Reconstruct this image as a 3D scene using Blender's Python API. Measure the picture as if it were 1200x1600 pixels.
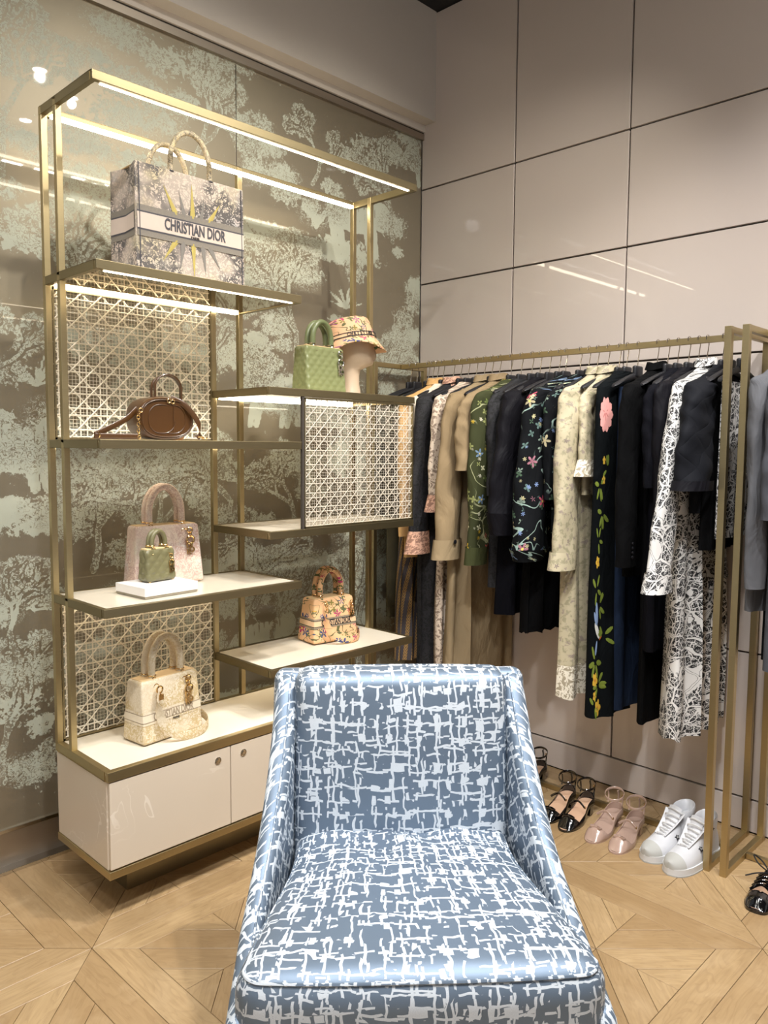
import bpy, bmesh, math, random
import numpy as np
from math import sin, cos, pi, radians, sqrt, atan2
from mathutils import Vector, Matrix, Euler

for _o in list(bpy.data.objects):
    bpy.data.objects.remove(_o, do_unlink=True)
scene = bpy.context.scene
col = scene.collection
random.seed(7)

# ------------------------------------------------------------------ camera
YAW, PITCH, ROLL = radians(44.4361), radians(4.6632), radians(0.3943)
fw = Vector((cos(YAW) * cos(PITCH), sin(YAW) * cos(PITCH), -sin(PITCH)))
rt0 = Vector((sin(YAW), -cos(YAW), 0))
up0 = rt0.cross(fw)
rt = rt0 * cos(ROLL) + up0 * sin(ROLL)
up = -rt0 * sin(ROLL) + up0 * cos(ROLL)
cam_d = bpy.data.cameras.new('camera')
cam = bpy.data.objects.new('camera', cam_d)
col.objects.link(cam)
M3 = Matrix((rt, up, -fw)).transposed()
cam.matrix_world = Matrix.Translation((-2.9895, -2.6891, 1.42)) @ M3.to_4x4()
cam_d.sensor_fit = 'AUTO'
cam_d.sensor_width = 36
cam_d.lens = 1237.65 / 1600 * 36
cam_d.clip_start = 0.02
scene.camera = cam

# ------------------------------------------------------------------ world, lights, exposure
world = bpy.data.worlds.new('mall_ambient')
scene.world = world
world.use_nodes = True
wb = world.node_tree.nodes['Background']
wb.inputs[0].default_value = (0.98, 0.98, 1.0, 1)
wb.inputs[1].default_value = 0.42
scene.view_settings.view_transform = 'Standard'
scene.view_settings.look = 'None'
scene.view_settings.gamma = 1
scene.view_settings.use_curve_mapping = False
scene.view_settings.exposure = 0.13
scene.cycles.use_denoising = True
scene.cycles.max_bounces = 6
scene.cycles.diffuse_bounces = 4
scene.cycles.glossy_bounces = 4
scene.cycles.adaptive_threshold = .04
scene.cycles.sample_clamp_indirect = 6


def area_light(name, loc, size, power, color=(1, .95, .88), size_y=None, target=None, spread=180):
    ld = bpy.data.lights.new(name, 'AREA')
    ld.shape = 'RECTANGLE' if size_y else 'DISK'
    ld.size = size
    if size_y:
        ld.size_y = size_y
    ld.energy = power
    ld.color = color
    ld.spread = radians(spread)
    o = bpy.data.objects.new(name, ld)
    col.objects.link(o)
    o.location = loc
    if target is not None:
        o.rotation_euler = (Vector(target) - Vector(loc)).to_track_quat('-Z', 'Y').to_euler()
    return o


# ceiling washes of the shop floor (track of recessed lights over the aisle)
def spot_light(name, loc, target, power, color=(1, .97, .945), angle=95, blend=.9, radius=.06):
    ld = bpy.data.lights.new(name, 'SPOT')
    ld.energy = power
    ld.color = color
    ld.spot_size = radians(angle)
    ld.spot_blend = blend
    ld.shadow_soft_size = radius
    o = bpy.data.objects.new(name, ld)
    col.objects.link(o)
    o.location = loc
    o.rotation_euler = (Vector(target) - Vector(loc)).to_track_quat('-Z', 'Y').to_euler()
    return o


spot_light('ceiling_spot', (-1.077, -1.874, 3.45), (-.6, -1.2, 0.6), 130, (1, .97, .945), 85)
spot_light('ceiling_spot', (-.86, -2.629, 3.45), (-.35, -1.6, 0.5), 130, (1, .97, .945), 85)
spot_light('ceiling_spot', (-2.3, -2.05, 3.45), (-1.75, -1.6, 0.3), 200, (.95, .98, 1))
spot_light('ceiling_spot', (-2.87, -1.95, 3.45), (-1.7, -.3, 0.8), 120)
spot_light('ceiling_spot', (-1.75, -2.7, 3.45), (-1.2, -1.9, 0), 150, (.96, .98, 1))
spot_light('ceiling_spot', (-3.6, -1.91, 3.45), (-2.6, -1.0, 0), 120)
spot_light('ceiling_spot', (-1.077, -1.874, 3.45), (-1.45, 0, 1.35), 84, (1, .95, .86), 78, .8, .025)  # extra beam at the first downlight's place, added to brighten the wallpaper
spot_light('ceiling_spot', (-.80, -2.093, 3.45), (-.6, 0, 1.4), 110, (1, .94, .82), 72, .8, .025)  # wall wash, likewise added to brighten the wallpaper's right half

# ------------------------------------------------------------------ helpers


class MB:
    """collects geometry for ONE mesh"""

    def __init__(s):
        s.v, s.f, s.uv, s.mi = [], [], {}, {}

    def add(s, vs, fs, M=None, uvs=None, mi=0):
        b = len(s.v)
        for p in vs:
            p = Vector(p)
            s.v.append(tuple(M @ p) if M is not None else tuple(p))
        for k, f in enumerate(fs):
            if uvs is not None:
                s.uv[len(s.f)] = [uvs[i] for i in f]
            if mi:
                s.mi[len(s.f)] = mi
            s.f.append(tuple(b + i for i in f))
        return s

    def box(s, lo, hi, M=None, mi=0):
        x0, y0, z0 = lo
        x1, y1, z1 = hi
        vs = [(x0, y0, z0), (x1, y0, z0), (x1, y1, z0), (x0, y1, z0), (x0, y0, z1), (x1, y0, z1), (x1, y1, z1), (x0, y1, z1)]
        fs = [(0, 3, 2, 1), (4, 5, 6, 7), (0, 1, 5, 4), (1, 2, 6, 5), (2, 3, 7, 6), (3, 0, 4, 7)]
        return s.add(vs, fs, M, mi=mi)

    def prism(s, poly, z0, z1, M=None, inset=0, drop=0):
        n = len(poly)
        vs = [(x, y, z0) for x, y in poly]
        if inset:
            c = (sum(p[0] for p in poly) / n, sum(p[1] for p in poly) / n)
            vs += [(x, y, z1 - drop) for x, y in poly]
            ins = []
            for i in range(n):
                p0, p1, p2 = Vector(poly[i - 1]), Vector(poly[i]), Vector(poly[(i + 1) % n])
                d1 = (p1 - p0).normalized()
                d2 = (p2 - p1).normalized()
                n1 = Vector((-d1.y, d1.x))
                n2 = Vector((-d2.y, d2.x))
                k = (n1 + n2)
                k = k / max(.3, k.dot(n1)) if k.length > 1e-6 else n1
                q = p1 + k * inset
                ins.append((q.x, q.y, z1))
            vs += ins
            fs = [tuple(range(n))[::-1], tuple(range(2 * n, 3 * n))]
            for a in (0, n):
                for i in range(n):
                    j = (i + 1) % n
                    fs.append((a + i, a + j, a + n + j, a + n + i))
        else:
            vs += [(x, y, z1) for x, y in poly]
            fs = [tuple(range(n))[::-1], tuple(range(n, 2 * n))]
            for i in range(n):
                j = (i + 1) % n
                fs.append((i, j, n + j, n + i))
        return s.add(vs, fs, M)

    def loft(s, rings, closed=True, cap0=False, cap1=False, M=None, uscale=None, mi=0):
        """rings: list of equal-length point lists; uv in metres"""
        n = len(rings[0])
        m = len(rings)
        vs, uvs = [], []
        vlen = 0
        for i, r in enumerate(rings):
            if i:
                vlen += (Vector(r[n // 4]) - Vector(rings[i - 1][n // 4])).length
            u = 0
            for k, p in enumerate(r):
                if k:
                    u += (Vector(p) - Vector(r[k - 1])).length
                vs.append(p)
                uvs.append((u, vlen))
        fs = []
        kk = n if closed else n - 1
        for i in range(m - 1):
            for k in range(kk):
                a = i * n + k
                b = i * n + (k + 1) % n
                fs.append((a, b, b + n, a + n))
        if cap0:
            fs.append(tuple(range(n))[::-1])
        if cap1:
            fs.append(tuple((m - 1) * n + i for i in range(n)))
        return s.add(vs, fs, M, uvs, mi)

    def tube(s, path, r, n=8, closed=False, cap=True, flat=None, M=None, upv=None, mi=0):
        """swept tube; r number or list; flat=(a,b) elliptical half sizes; upv reference for frame"""
        P = [Vector(p) for p in path]
        m = len(P)
        rings = []
        prev = None
        for i in range(m):
            if closed:
                t = (P[(i + 1) % m] - P[i - 1])
            else:
                t = P[min(i + 1, m - 1)] - P[max(i - 1, 0)]
            t.normalize()
            ref = Vector(upv) if upv is not None else (prev if prev is not None else (Vector((0, 0, 1)) if abs(t.z) < .9 else Vector((1, 0, 0))))
            a = t.cross(ref)
            if a.length < 1e-5:
                a = t.cross(Vector((.3, .9, .2)))
            a.normalize()
            b = a.cross(t)
            prev = b
            rr = r[i] if isinstance(r, (list, tuple)) else r
            ea, eb = (flat if flat else (1, 1))
            ring = []
            for k in range(n):
                th = 2 * pi * k / n
                c, q = cos(th), sin(th)
                if flat and n >= 8:
                    c = math.copysign(abs(c) ** .6, c)
                    q = math.copysign(abs(q) ** .6, q)
                ring.append(tuple(P[i] + a * (rr * ea * c) + b * (rr * eb * q)))
            rings.append(ring)
        if closed:
            rings.append(rings[0])
        return s.loft(rings, True, cap and not closed, cap and not closed, M, mi=mi)

    def torus(s, c, R, r, M=None, axis='Y', n=20, k=6, sx=1, sz=1, mi=0):
        pts = []
        for i in range(n):
            a = 2 * pi * i / n
            if axis == 'Y':
                pts.append((c[0] + R * cos(a) * sx, c[1], c[2] + R * sin(a) * sz))
            elif axis == 'Z':
                pts.append((c[0] + R * cos(a) * sx, c[1] + R * sin(a) * sz, c[2]))
            else:
                pts.append((c[0], c[1] + R * cos(a) * sx, c[2] + R * sin(a) * sz))
        return s.tube(pts, r, k, closed=True, M=M, mi=mi)

    def lathe(s, prof, c=(0, 0, 0), n=24, M=None, sx=1, sy=1):
        rings = []
        for (r, z) in prof:
            rings.append([(c[0] + r * cos(2 * pi * k / n) * sx, c[1] + r * sin(2 * pi * k / n) * sy, c[2] + z) for k in range(n)])
        return s.loft(rings, True, True, True, M)

    def rbox(s, size, r, n=8, fn=None, M=None, exps=None, mi=0):
        """rounded box centred at the origin with grid faces; fn(point, normal)->point"""
        hx, hy, hz = [a / 2 for a in size]
        r = min(r, hx, hy, hz)
        nx, ny, nz = (n if isinstance(n, (tuple, list)) else (n, n, n))

        def lin(h, k):
            core = h - r
            pts = [-h, -h + r * .3, -h + r * .65] if r > 0 else [-h]
            inner = list(np.linspace(-core, core, max(2, k + 1))) if core > 1e-6 else [0]
            pts += inner
            pts += [h - r * .65, h - r * .3, h] if r > 0 else [h]
            return sorted(set(round(float(p), 6) for p in pts))
        gx, gy, gz = lin(hx, nx), lin(hy, ny), lin(hz, nz)

        def face(A, B, mk, ax, flip):
            vs, uvs, fs = [], [], []
            for b in B:
                for a in A:
                    p = Vector(mk(a, b))
                    q = Vector((max(-hx + r, min(hx - r, p.x)), max(-hy + r, min(hy - r, p.y)), max(-hz + r, min(hz - r, p.z))))
                    d = p - q
                    nn = d.normalized() if d.length > 1e-9 else Vector(ax)
                    if r > 0 and d.length > 1e-9:
                        # spherify corner
                        p = q + nn * r
                    if fn:
                        p = Vector(fn(p, nn))
                    vs.append(tuple(p))
                    uvs.append((a, b))
            w = len(A)
            for j in range(len(B) - 1):
                for i in range(w - 1):
                    f = (j * w + i, j * w + i + 1, (j + 1) * w + i + 1, (j + 1) * w + i)
                    fs.append(f[::-1] if flip else f)
            s.add(vs, fs, M, uvs, mi)
        face(gx, gz, lambda a, b: (a, -hy, b), (0, -1, 0), False)
        face(gx, gz, lambda a, b: (a, hy, b), (0, 1, 0), True)
        face(gy, gz, lambda a, b: (-hx, a, b), (-1, 0, 0), True)
        face(gy, gz, lambda a, b: (hx, a, b), (1, 0, 0), False)
        face(gx, gy, lambda a, b: (a, b, hz), (0, 0, 1), False)
        face(gx, gy, lambda a, b: (a, b, -hz), (0, 0, -1), True)
        return s

    def mesh(s, name, mats, smooth=True, merge=True, ang=40):
        me = bpy.data.meshes.new(name)
        me.from_pydata(s.v, [], s.f)
        if s.uv:
            uvl = me.uv_layers.new(name='UVMap')
            arr = np.zeros((len(me.loops), 2), dtype=np.float32)
            k = 0
            for i, f in enumerate(s.f):
                if i in s.uv:
                    for j in range(len(f)):
                        arr[k + j] = s.uv[i][j]
                k += len(f)
            uvl.data.foreach_set('uv', arr.ravel())
        for m in (mats if isinstance(mats, (list, tuple)) else [mats]):
            me.materials.append(m)
        if s.mi:
            for i, k in s.mi.items():
                me.polygons[i].material_index = k
        bm = bmesh.new()
        bm.from_mesh(me)
        if merge:
            bmesh.ops.remove_doubles(bm, verts=bm.verts, dist=1e-5)
        bmesh.ops.recalc_face_normals(bm, faces=bm.faces)
        if smooth:
            for f in bm.faces:
                f.smooth = True
            for e in bm.edges:
                if len(e.link_faces) == 2 and e.calc_face_angle(0) > radians(ang):
                    e.smooth = False
        bm.to_mesh(me)
        bm.free()
        return me

    def build(s, name, mats, parent=None, smooth=True, loc=None, ang=40, bevel=0, merge=True):
        me = s.mesh(name, mats, smooth, merge, ang)
        o = bpy.data.objects.new(name, me)
        col.objects.link(o)
        if parent is not None:
            o.parent = parent
        if loc is not None:
            o.location = loc
        if bevel:
            b = o.modifiers.new('edge_bevel', 'BEVEL')
            b.width = bevel
            b.segments = 2
            b.limit_method = 'ANGLE'
            b.angle_limit = radians(50)
        return o


def tag(o, label=None, cat=None, group=None, kind=None):
    if label:
        o['label'] = label
    if cat:
        o['category'] = cat
    if group:
        o['group'] = group
    if kind:
        o['kind'] = kind
    return o


def empty(name, loc=(0, 0, 0), rz=0, label=None, cat=None, group=None):
    o = bpy.data.objects.new(name, None)
    o.empty_display_size = .05
    col.objects.link(o)
    o.location = loc
    o.rotation_euler = (0, 0, rz)
    return tag(o, label, cat, group)


def link_copy(o, parent=None):
    c = o.copy()
    col.objects.link(c)
    if parent is not None:
        c.parent = parent
    return c


def text_obj(body, size, mat, parent, loc, rot=(pi / 2, 0, 0), xs=1.0, ys=1.0, name='lettering', extrude=.0004, align='CENTER', spacing=1.0, bold=.022):
    cu = bpy.data.curves.new('txt', 'FONT')
    cu.body = body
    cu.size = size
    cu.extrude = extrude
    cu.align_x = align
    cu.align_y = 'CENTER'
    cu.resolution_u = 3
    cu.space_character = spacing
    cu.offset = size * bold
    t = bpy.data.objects.new('txt', cu)
    col.objects.link(t)
    dg = bpy.context.evaluated_depsgraph_get()
    me = bpy.data.meshes.new_from_object(t.evaluated_get(dg))
    bpy.data.objects.remove(t)
    me.name = name
    me.materials.clear()
    me.materials.append(mat)
    for v in me.vertices:
        v.co.x *= xs
        v.co.y *= ys
    o = bpy.data.objects.new(name, me)
    col.objects.link(o)
    if parent is not None:
        o.parent = parent
    o.location = loc
    o.rotation_euler = rot
    return o

# ------------------------------------------------------------------ node helpers and materials


def hexc(h, a=1):
    c = [int(h[i:i + 2], 16) / 255 for i in (0, 2, 4)]
    return tuple((x / 12.92 if x <= .04045 else ((x + .055) / 1.055) ** 2.4) for x in c) + (a,)


class G:
    """thin wrapper over a material's node tree"""

    def __init__(s, name):
        s.m = bpy.data.materials.new(name)
        s.m.use_nodes = True
        s.t = s.m.node_tree
        s.p = s.t.nodes['Principled BSDF']

    def put(s, sock, v):
        if isinstance(v, bpy.types.NodeSocket):
            s.t.links.new(v, sock)
        elif v is not None:
            if isinstance(v, tuple) and len(v) == 3 and sock.type == 'RGBA':
                v = v + (1,)
            sock.default_value = v

    def n(s, typ, **kw):
        nd = s.t.nodes.new('ShaderNode' + typ)
        for k, v in kw.items():
            setattr(nd, k, v)
        return nd

    def math(s, op, a, b=None, c=None, clamp=False):
        nd = s.n('Math', operation=op, use_clamp=clamp)
        s.put(nd.inputs[0], a)
        if b is not None:
            s.put(nd.inputs[1], b)
        if c is not None:
            s.put(nd.inputs[2], c)
        return nd.outputs[0]

    def vmath(s, op, a, b=None, sc=None):
        nd = s.n('VectorMath', operation=op)
        s.put(nd.inputs[0], a)
        if b is not None:
            s.put(nd.inputs[1], b)
        if sc is not None:
            s.put(nd.inputs['Scale'], sc)
        return nd.outputs['Value'] if op in ('LENGTH', 'DOT_PRODUCT', 'DISTANCE') else nd.outputs[0]

    def mix(s, f, a, b, blend='MIX'):
        nd = s.n('Mix', data_type='RGBA', blend_type=blend)
        s.put(nd.inputs[0], f)
        s.put(nd.inputs[6], a)
        s.put(nd.inputs[7], b)
        return nd.outputs[2]

    def ramp(s, f, a, b):
        nd = s.n('MapRange')
        s.put(nd.inputs[0], f)
        nd.inputs[1].default_value = a
        nd.inputs[2].default_value = b
        return nd.outputs[0]

    def noise(s, vec, scale, detail=3, rough=.5, dist=0, out=0):
        nd = s.n('TexNoise')
        s.put(nd.inputs['Vector'], vec)
        nd.inputs['Scale'].default_value = scale
        nd.inputs['Detail'].default_value = detail
        nd.inputs['Roughness'].default_value = rough
        nd.inputs['Distortion'].default_value = dist
        return nd.outputs[out]

    def vor(s, vec, scale, feature='F1', rnd=1.0):
        nd = s.n('TexVoronoi', feature=feature)
        s.put(nd.inputs['Vector'], vec)
        nd.inputs['Scale'].default_value = scale
        nd.inputs['Randomness'].default_value = rnd
        return nd

    def uv(s):
        return s.n('UVMap', uv_map='UVMap').outputs[0]

    def obj(s):
        return s.n('TexCoord').outputs['Object']

    def sep(s, v):
        return s.n('SeparateXYZ'), v

    def xyz(s, v):
        nd = s.n('SeparateXYZ')
        s.put(nd.inputs[0], v)
        return nd.outputs

    def comb(s, x=0, y=0, z=0):
        nd = s.n('CombineXYZ')
        s.put(nd.inputs[0], x)
        s.put(nd.inputs[1], y)
        s.put(nd.inputs[2], z)
        return nd.outputs[0]

    def bump(s, h, strength=.3, dist=.002):
        nd = s.n('Bump')
        s.put(nd.inputs['Height'], h)
        nd.inputs['Strength'].default_value = strength
        nd.inputs['Distance'].default_value = dist
        s.t.links.new(nd.outputs[0], s.p.inputs['Normal'])
        return s

    def set(s, **kw):
        for k, v in kw.items():
            s.put(s.p.inputs[k.replace('_', ' ')], v)
        return s


def plain(name, hexcol, rough=.5, metal=0, var=.08, scale=30, coat=0, bump=.0, sheen=0, spec=.5):
    g = G(name)
    c = hexc(hexcol)
    nz = g.noise(g.obj(), scale, 4, .6)
    dark = tuple(x * (1 - var) for x in c[:3])
    lite = tuple(min(1, x * (1 + var)) for x in c[:3])
    g.set(Base_Color=g.mix(nz, dark + (1,), lite + (1,)), Roughness=rough, Metallic=metal)
    g.p.inputs['Specular IOR Level'].default_value = spec
    g.p.inputs['Coat Weight'].default_value = coat
    g.p.inputs['Coat Roughness'].default_value = .05
    g.p.inputs['Sheen Weight'].default_value = sheen
    if bump:
        g.bump(g.noise(g.obj(), scale * 8, 3), bump, .001)
    return g.m


def flowers(g, vec, scale, petals, radius, prob, base, colors, center=None, seed=0.0, squash=.35):
    """scatter flower shapes in voronoi cells over colour `base`"""
    v = g.vmath('ADD', vec, (seed, seed * 1.7, 0.0))
    vo = g.vor(v, scale)
    d = g.vmath('SUBTRACT', g.vmath('SCALE', v, sc=scale), g.vmath('SCALE', vo.outputs['Position'], sc=scale))
    o = g.xyz(d)
    ang = g.math('ARCTAN2', o[1], o[0])
    rn = g.xyz(vo.outputs['Color'])
    pet = g.math('COSINE', g.math('ADD', g.math('MULTIPLY', ang, float(petals)), g.math('MULTIPLY', rn[2], 6.28)))
    rad = g.math('MULTIPLY', g.math('ADD', g.math('MULTIPLY', g.math('ABSOLUTE', pet) if petals < 3 else pet, squash), 1 - squash), radius)
    ln = g.vmath('LENGTH', d)
    inside = g.math('LESS_THAN', ln, rad)
    m = g.math('MULTIPLY', inside, g.math('LESS_THAN', rn[0], prob))
    c = colors[0]
    for i, k in enumerate(colors[1:]):
        c = g.mix(g.math('GREATER_THAN', rn[1], (i + 1) / len(colors)), c, k)
    c = g.mix(g.ramp(ln, 0, radius), g.mix(.35, c, (0, 0, 0, 1)), c)
    if center:
        c = g.mix(g.math('LESS_THAN', ln, radius * .22), c, center)
    return g.mix(m, base, c)


def scribble(g, vec, scale, width=.035, detail=2, dist=.6):
    nz = g.noise(vec, scale, detail, .55, dist)
    return g.math('LESS_THAN', g.math('ABSOLUTE', g.math('SUBTRACT', nz, .5)), width)


# -------- metals
def brass_mat(name='brushed_brass', c='bfae86', rough=.38):
    g = G(name)
    o = g.obj()
    st = g.noise(g.vmath('MULTIPLY', o, (6.0, 6.0, 300.0)), 3, 2)
    c0 = hexc(c)
    g.set(Base_Color=g.mix(st, tuple(x * .86 for x in c0[:3]) + (1,), c0), Metallic=1.0, Roughness=g.math('ADD', g.math('MULTIPLY', st, .12), rough - .06))
    return g.m


BRASS = brass_mat()
BRASS_D = brass_mat('aged_brass_edge', '9d9070', .42)
STEEL = brass_mat('brushed_steel', 'b5aa9c', .42)
STEEL_P = plain('polished_steel', 'd8d6d2', .08, 1, .03)
GOLD = plain('polished_gold', 'e0be84', .16, 1, .04)
SILVER = plain('hook_chrome', 'cfc8bd', .15, 1, .04)
DARKGAP = plain('dark_gap', '3a332c', .8)
BLACKPAINT = plain('black_ceiling_paint', '161616', .6)
LED = G('led_strip')
LED.set(Base_Color=(1, .9, .75), Emission_Color=(1.0, .88, .68), Emission_Strength=16.0)
LED = LED.m
LAMP = G('ceiling_lamp_diffuser')
LAMP.set(Base_Color=(1, 1, 1), Emission_Color=(1.0, .97, .92), Emission_Strength=60.0)
LAMP = LAMP.m

# -------- setting
g = G('cream_lacquer_shelf')
nz = g.noise(g.obj(), 5, 3)
g.set(Base_Color=g.mix(nz, hexc('d9cdb8'), hexc('e6dcc9')), Roughness=.22, Coat_Weight=.3, Coat_Roughness=.08)
CREAM = g.m

g = G('pearl_lacquer')
o_ = g.obj()
wv = g.noise(o_, 7, 3, .55, .8)
vein = g.math('LESS_THAN', g.math('ABSOLUTE', g.math('SUBTRACT', wv, .56)), .007)
area = g.ramp(g.noise(o_, 3.2, 2), .5, .6)
vein = g.math('MULTIPLY', vein, area)
cl = g.mix(g.noise(o_, 2.2, 2), hexc('c9b9a4'), hexc('d8cab8'))
g.set(Base_Color=g.mix(g.math('MULTIPLY', vein, .55), cl, hexc('ece2d4')), Roughness=.3, Coat_Weight=.5, Coat_Roughness=.06)
g.bump(vein, .12, .002)
PEARL = g.m

g = G('gloss_pink_beige_panel')
oi = g.n('ObjectInfo').outputs['Random']
pc = g.mix(oi, hexc('c6b8ae'), hexc('cdbfb6'))
g.set(Base_Color=g.mix(g.noise(g.n('NewGeometry').outputs['Position'], 1.1, 2), pc, hexc('c9bfb8')), Roughness=.3, Coat_Weight=.8, Coat_Roughness=.025)
g.bump(g.noise(g.n('NewGeometry').outputs['Position'], 2.2, 1), .06, .01)
PANEL = g.m
SOFFIT = plain('painted_soffit', 'cfc7bd', .65, 0, .02)

# wallpaper: attribute "print" holds the drawn scene, noise gives its leafy edge
g = G('toile_wallpaper')
at = g.n('Attribute', attribute_name='print')
pr = g.xyz(at.outputs['Vector'])
pos = g.n('NewGeometry').outputs['Position']
leaf = g.noise(pos, 36, 7, .68, .35)
leaf2 = g.noise(pos, 85, 3, .6, .6)
lines = g.noise(pos, 60, 2, .5, 1.2)
dens = g.math('ADD', g.math('ADD', pr[0], .12), g.math('MULTIPLY', g.math('SUBTRACT', leaf, .5), 1.5))
dens = g.math('ADD', dens, g.math('MULTIPLY', g.math('SUBTRACT', leaf2, .5), .45))
mask = g.ramp(dens, .475, .53)
cut = g.math('LESS_THAN', g.math('ABSOLUTE', g.math('SUBTRACT', lines, .5)), g.math('MULTIPLY', pr[1], .065))
add = g.math('LESS_THAN', g.math('ABSOLUTE', g.math('SUBTRACT', lines, .46)), g.math('MULTIPLY', pr[2], .05))
mask = g.math('MAXIMUM', g.math('MULTIPLY', mask, g.math('SUBTRACT', 1.0, g.math('MULTIPLY', cut, .85))), g.math('MULTIPLY', add, .9))
tone = g.mix(g.noise(pos, 3, 2), hexc('afb3a2'), hexc('bfc2b0'))
gnd = g.mix(g.noise(pos, 2.5, 2), hexc('8b8271'), hexc('9b917b'))
g.set(Base_Color=g.mix(mask, gnd, tone), Metallic=g.math('MULTIPLY', g.math('SUBTRACT', 1.0, mask), .62),
      Roughness=g.math('ADD', .46, g.math('MULTIPLY', mask, .2)), Coat_Weight=.9, Coat_Roughness=.015)
g.p.inputs['Coat IOR'].default_value = 1.45
WALLPAPER = g.m

# oak planks: grain along local X
g = G('oak_plank')
oi = g.n('ObjectInfo').outputs['Random']
o_ = g.vmath('ADD', g.obj(), g.comb(g.math('MULTIPLY', oi, 37.0), g.math('MULTIPLY', oi, 91.0), 0))
gr = g.noise(g.vmath('MULTIPLY', o_, (2.2, 30.0, 1.0)), 3, 5, .6, .5)
cath = g.noise(g.vmath('MULTIPLY', o_, (1.3, 7.0, 1.0)), 3, 2, .5, .8)
rings = g.math('FRACT', g.math('MULTIPLY', cath, 9.0))
blot = g.noise(o_, 5, 4, .6, .6)
ca = g.mix(oi, hexc('9f825c'), hexc('b69a72'))
ca = g.mix(g.math('MULTIPLY', g.ramp(gr, .35, .75), .55), ca, hexc('8b6f4b'))
ca = g.mix(g.math('MULTIPLY', g.ramp(rings, .6, 1.0), .28), ca, hexc('806343'))
ca = g.mix(g.math('MULTIPLY', g.ramp(blot, .5, .75), .35), ca, hexc('cbb18c'))
g.set(Base_Color=ca, Roughness=g.math('ADD', .36, g.math('MULTIPLY', gr, .15)), Coat_Weight=.12, Coat_Roughness=.25)
g.bump(gr, .08, .001)
OAK = g.m

# cane
CANE = plain('cane_strand', 'f0e6d0', .5, 0, .06, 40)
CANE_S = plain('cane_strand_silver', 'cfc4b2', .4, 0, .06, 40)

# -------- chair fabric
g = G('blue_silver_jacquard')
uv = g.uv()


def lattice(scale, seed, lw, prob, bprob):
    d = g.vmath('SCALE', uv, sc=scale)
    w = g.vmath('SUBTRACT', g.noise(d, 1.1, 1.2, .55, 0, 1), (.5, .5, .5))
    d = g.vmath('ADD', g.vmath('ADD', d, g.vmath('SCALE', w, sc=.42)), (seed, seed * .61, 0.0))
    ce = g.vmath('FLOOR', d)
    f = g.xyz(g.vmath('FRACTION', d))

    def wn(off):
        nd = g.n('TexWhiteNoise', noise_dimensions='3D')
        g.put(nd.inputs['Vector'], g.vmath('ADD', ce, off))
        return g.xyz(nd.outputs['Color'])
    r = wn((seed, 3.0, 1.0))
    q = wn((7.0, seed, 5.0))

    def seg(mul, off):
        nd = g.n('TexWhiteNoise', noise_dimensions='3D')
        g.put(nd.inputs['Vector'], g.vmath('FLOOR', g.vmath('ADD', g.vmath('MULTIPLY', ce, mul), off)))
        return g.xyz(nd.outputs['Color'])
    rh = seg((.5, 1.0, 1.0), (.25, .01, seed))
    rv = seg((1.0, .5, 1.0), (.01, .25, seed + 40))
    fx = g.math('ABSOLUTE', g.math('SUBTRACT', f[0], g.math('ADD', .22, g.math('MULTIPLY', rv[1], .56))))
    fy = g.math('ABSOLUTE', g.math('SUBTRACT', f[1], g.math('ADD', .22, g.math('MULTIPLY', rh[1], .56))))
    hl = g.math('MULTIPLY', g.math('LESS_THAN', fy, lw), g.math('LESS_THAN', rh[0], prob))
    vl = g.math('MULTIPLY', g.math('LESS_THAN', fx, lw), g.math('LESS_THAN', rv[0], prob))
    bx = g.math('LESS_THAN', g.math('ABSOLUTE', g.math('SUBTRACT', f[0], g.math('ADD', .3, g.math('MULTIPLY', q[0], .4)))), g.math('ADD', .09, g.math('MULTIPLY', q[1], .2)))
    by = g.math('LESS_THAN', g.math('ABSOLUTE', g.math('SUBTRACT', f[1], g.math('ADD', .35, g.math('MULTIPLY', q[2], .3)))), g.math('SUBTRACT', .36, g.math('MULTIPLY', q[1], .22)))
    bl = g.math('MULTIPLY', g.math('MULTIPLY', bx, by), g.math('LESS_THAN', r[2], bprob))
    return g.math('MAXIMUM', g.math('MAXIMUM', hl, vl), bl)


pm = g.math('MAXIMUM', lattice(25.0, 3.3, .066, .80, .36), lattice(18.0, 11.7, .050, .62, .22))
thr = g.noise(g.vmath('MULTIPLY', uv, (500.0, 160.0, 1.0)), 2, 2)
basec = g.mix(g.noise(uv, 4, 2), hexc('687687'), hexc('768697'))
patc = g.mix(thr, hexc('b3bbc2'), hexc('d6dbe0'))
g.set(Base_Color=g.mix(pm, basec, patc), Roughness=g.math('ADD', .5, g.math('MULTIPLY', pm, .2)), Metallic=g.math('MULTIPLY', g.math('SUBTRACT', 1.0, pm), .5))
g.bump(g.math('ADD', pm, g.math('MULTIPLY', thr, .3)), .35, .0012)
CHAIRFAB = g.m
DARKWOOD = plain('dark_wood_leg', '3a2a20', .4)

# -------- leather / bag materials
BROWN = plain('tan_brown_leather', '4a2e12', .32, 0, .12, 14, coat=.25)
BROWN_L = plain('light_tan_suede', 'a97b50', .6, 0, .1, 20)
GREEN = plain('pistachio_leather', '757a50', .38, 0, .05, 10, coat=.15)
GREEN_H = plain('moss_leather_handle', '636b46', .4, 0, .06, 12, coat=.1)
OLIVE = plain('olive_leather', '716c4c', .36, 0, .06, 12, coat=.2)
LINING = plain('cream_lining', 'd8b98a', .6)
BOXWHITE = plain('white_plinth', 'e2deda', .4, 0, .02)
BOXEDGE = plain('grey_plinth_base', '8d8472', .5)
MANNEQUIN = plain('beige_bust', 'b9a48c', .5, 0, .04)
INKGREY = plain('grey_ink', '4b4a50', .7)
INKBLACK = plain('black_ink', '17161c', .7)
INKTAUPE = plain('taupe_ink', 'a08f78', .7)
INKWHITE = plain('white_ink', 'e8e2da', .7)


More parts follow.
